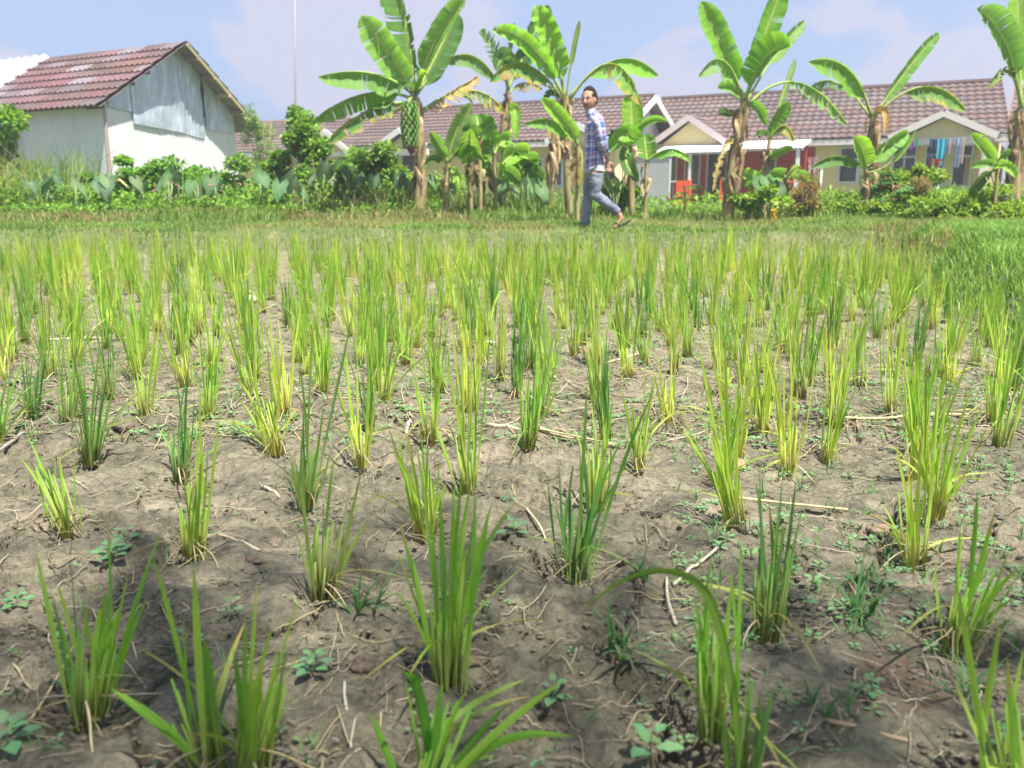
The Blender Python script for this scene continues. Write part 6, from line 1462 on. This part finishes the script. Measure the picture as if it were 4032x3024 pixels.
# plaid shirt
def plaid():
    m, t, p, o = newmat('plaid_cloth'); uv = N(t, 'ShaderNodeTexCoord'); sp = N(t, 'ShaderNodeSeparateXYZ'); t.links.new(uv.outputs['UV'], sp.inputs[0])
    def stripe(out, period, off, width):
        a_ = N(t, 'ShaderNodeMath', operation='MULTIPLY_ADD'); t.links.new(out, a_.inputs[0]); a_.inputs[1].default_value = 1 / period; a_.inputs[2].default_value = off
        f_ = N(t, 'ShaderNodeMath', operation='FRACT'); t.links.new(a_.outputs[0], f_.inputs[0]); l_ = N(t, 'ShaderNodeMath', operation='LESS_THAN'); t.links.new(f_.outputs[0], l_.inputs[0]); l_.inputs[1].default_value = width; return l_.outputs[0]
    X, Y = sp.outputs[0], sp.outputs[1]
    def half(c, out, seedo):
        c = mixc(t, stripe(out, .132, .0 + seedo, .40), c, (.10, .12, .30)); c = mixc(t, stripe(out, .132, .30 + seedo, .14), c, (.36, .09, .14))
        return mixc(t, stripe(out, .132, .62 + seedo, .12), c, (.66, .68, .76))
    ca = half((.32, .34, .55, 1), X, .1); cb = half((.36, .38, .58, 1), Y, .35); c = mixc(t, .5, ca, cb)
    nz = noise(t, 5, 4, .6, uv.outputs['Object']); c = mixc(t, .5, c, ramp(t, nz.outputs['Fac'], [(.3, (.75, .75, .75)), (.7, (1.25, 1.25, 1.25))]), 'MULTIPLY')
    t.links.new(c, p.inputs['Base Color']); p.inputs['Roughness'].default_value = .9; p.inputs['Specular IOR Level'].default_value = .1
    b_ = N(t, 'ShaderNodeBump'); b_.inputs['Strength'].default_value = .6; b_.inputs['Distance'].default_value = .02; n2 = noise(t, 9, 3, .5, uv.outputs['Object'], .6); t.links.new(n2.outputs['Fac'], b_.inputs['Height']); t.links.new(b_.outputs[0], p.inputs['Normal']); return m
M['plaid'] = plaid()
def cloth_tube(mb, pts, rad, n, per, wr, seed, sub=5, shear=0):
    pts = [Vector(p) for p in pts]; P2, R2 = [], []
    for i in range(len(pts) - 1):
        for k in range(sub):
            t = k / sub; tt = t * t * (3 - 2 * t) * .3 + t * .7; P2.append(pts[i].lerp(pts[i + 1], t)); R2.append(tuple(rad[i][j] * (1 - tt) + rad[i + 1][j] * tt for j in (0, 1)))
    P2.append(pts[-1]); R2.append(rad[-1]); rows = mb.tube(P2, R2, n, None, cap=False, hint=(0, 1, 0)); acc_ = 0
    for i, row_ in enumerate(rows):
        if i: acc_ += (P2[i] - P2[i - 1]).length
        for k, v in enumerate(row_):
            d = Vector(mb.v[v]) - P2[i]; l = max(d.length, 1e-4); nz = noise2(np.array([k * .55 + seed]), np.array([acc_ * 22 + k * .35]), seed)[0] - .5
            d = d * (1 + wr * nz / l); q = P2[i] + d; q.z += shear * (d.x + .10) * max(0, 1 - i / 8)
            mb.v[v] = tuple(q); mb.uv[v] = (k / n * per, acc_)
    return rows
b = MB()
cloth_tube(b, [Q(1283, 371), Q(1283, 345), Q(1284.5, 310), Q(1285, 280), Q(1285, 262), Q(1281, 251), Q(1276, 243)], [(.160, .118), (.155, .112), (.150, .106), (.168, .108), (.172, .100), (.120, .076), (.060, .055)], 44, 1.056, .022, 3, shear=.36)
cloth_tube(b, [Q(1289, 256, -.13), Q(1295, 272, -.18), Q(1298, 292, -.20), Q(1302, 314, -.19), Q(1309, 331, -.12)], [(.055, .060), (.060, .062), (.054, .058), (.052, .056), (.048, .046)], 24, .352, .020, 5)
cloth_tube(b, [Q(1283, 256, .13), Q(1287, 272, .18), Q(1290, 292, .20), Q(1294, 314, .2), Q(1303, 335, .12)], [(.055, .060), (.060, .062), (.054, .058), (.052, .056), (.048, .046)], 24, .352, .020, 6)
# collar
cloth_tube(b, [Q(1277, 247), Q(1274.5, 237)], [(.070, .066), (.060, .058)], 24, .352, .006, 7, sub=3)
sh = b.build('shirt', M['plaid'], man)
sol = sh.modifiers.new('s', 'SOLIDIFY'); sol.thickness = .004; apply_mods(sh)
b = MB(); cloth_tube(b, [Q(1282, 373), Q(1281.5, 345), Q(1283, 310), Q(1283, 280), Q(1283, 262), Q(1277, 250)], [(.13, .113), (.125, .106), (.12, .096), (.12, .098), (.10, .09), (.07, .055)], 30, 1, .01, 4)
b.c = [(.74, .74, .74)] * len(b.v); b.build('undershirt', M['cloth'], man)
b = MB(); cloth_tube(b, [Q(1290, 369, -.02), Q(1291, 356, -.02)], [(.15, .088), (.145, .088)], 30, 1, .008, 8); b.c = [(.74, .73, .72)] * len(b.v); b.build('undershirt_hem', M['cloth'], man)
# jeans
b = MB()
b.tube([Q(1284, 361), Q(1284, 372), Q(1285, 384)], [(.135, .092), (.145, .100), (.13, .095)], 20, hint=(0, 1, 0))
b.tube([Q(1287, 374, -.075), Q(1287, 398, -.085), Q(1285, 420, -.09), Q(1303, 434, -.09), Q(1322, 449, -.08), Q(1335, 460, -.08)], [(.088, .088), (.080, .076), (.068, .066), (.062, .060), (.058, .056), (.056, .050)], 18, hint=(0, 1, 0))
b.tube([Q(1279, 374, .075), Q(1274, 400, .08), Q(1270, 427, .08), Q(1267, 455, .08), Q(1263, 483, .08)], [(.088, .085), (.078, .074), (.062, .060), (.058, .056), (.060, .056)], 18, hint=(0, 1, 0))
jn = b.build('jeans', M['cloth'], man)
def jc_(co):
    n = noise2(co[:, 0] * 9 + co[:, 1] * 5, co[:, 2] * 9, 4)[:, None]; top = sstep(.35, .75, co[:, 2])[:, None]
    return np.array([.21, .235, .30]) * (.75 + .5 * n) * (1 - top) + np.array([.30, .315, .35]) * (.8 + .4 * n) * top
fuse(jn, .009, 3, jc_)
tx = bpy.data.textures.new('crease', 'CLOUDS'); tx.noise_scale = .07
dm = jn.modifiers.new('d', 'DISPLACE'); dm.texture = tx; dm.strength = .022; dm.mid_level = .5; apply_mods(jn)
b = MB(); b.tube([Q(1284, 364), Q(1284, 360)], [(.140, .096), (.139, .095)], 22, (.05, .04, .035), hint=(0, 1, 0)); b.build('belt', M['cloth'], man)
# sandals
def sandal(heel, toe, dy, col):
    b_ = MB(); h, t = Q(*heel, dy), Q(*toe, dy); dr = (t - h); s_ = Vector((0, 1, 0)); u = dr.normalized().cross(s_); u = u if u.z > 0 else -u; prof = [(0, .026), (.12, .036), (.45, .034), (.75, .046), (.92, .040), (1, .018)]; rows = []
    for f, w_ in prof:
        c = h + dr * f + u * (-.012 * math.sin(f * 3.14)); rows.append([b_.vert(c + s_ * a_ * w_ + u * z_, col) for a_, z_ in ((-1, 0), (1, 0), (1, -.016), (-1, -.016))])
    for i in range(len(rows) - 1):
        for k in range(4): b_.face(rows[i][k], rows[i + 1][k], rows[i + 1][(k + 1) % 4], rows[i][(k + 1) % 4])
    b_.face(*rows[0]); b_.face(*rows[-1][::-1]); o = b_.build('sandal', M['cloth'], man, False)
    c = MB(); m_ = h + dr * .62; c.tube([m_ - s_ * .046, m_ + u * .04 - s_ * .03 + dr * .1, m_ + u * .045 + dr * .16, m_ + u * .04 + s_ * .03 + dr * .1, m_ + s_ * .046], .007, 6, col); c.build('strap', M['cloth'], o)
sandal((1361, 474), (1324, 494), -.08, (.06, .055, .05)); sandal((1272, 491.5), (1241, 493.5), .08, (.10, .07, .05))
# phone, held in the hand
c = Q(1320, 373, -.062); root = empty('smartphone', c); tag(root, 'black smartphone held in the hand behind his back', 'phone')
ux = Vector((.80, 0, .6)).normalized(); uy = Vector((-.35, 0, .94)); uz = Vector((0, 1, 0)); b = MB()
ux = Vector((.94, .1, .34)).normalized(); uy = uz.cross(ux) * -1; uy = uy if uy.z > 0 else -uy
def pbox(mb, hx, hy, hz, off, col):
    i = [mb.vert(c + ux * (x * hx) + uy * (y * hy) + uz * (off + z * hz), col) for z in (-1, 1) for y in (-1, 1) for x in (-1, 1)]
    for f in ((0, 2, 3, 1), (4, 5, 7, 6), (0, 1, 5, 4), (2, 6, 7, 3), (0, 4, 6, 2), (1, 3, 7, 5)): mb.face(*[i[k] for k in f])
pbox(b, .036, .072, .005, .004, (.015, .015, .018)); b.build('case', M['paint'], root, False)
b = MB(); pbox(b, .032, .067, .001, .0098, (1, 1, 1)); b.build('screen', M['glass'], root, False)

# ------------------------------------------------------------------ the humid air between here and the houses
mb = MB(); mb.box(-60, 60, -14, 80, -2.5, 16)
m, t, p, o_ = newmat('humid_air'); t.nodes.remove(p); pv = N(t, 'ShaderNodeVolumePrincipled'); pv.inputs['Color'].default_value = (.95, .96, 1, 1); pv.inputs['Density'].default_value = .0024; pv.inputs['Anisotropy'].default_value = .2
t.links.new(pv.outputs[0], o_.inputs['Volume'])
tag(mb.build('haze', m, None, False), 'thin pale humid haze in the air', 'haze', kind='stuff')
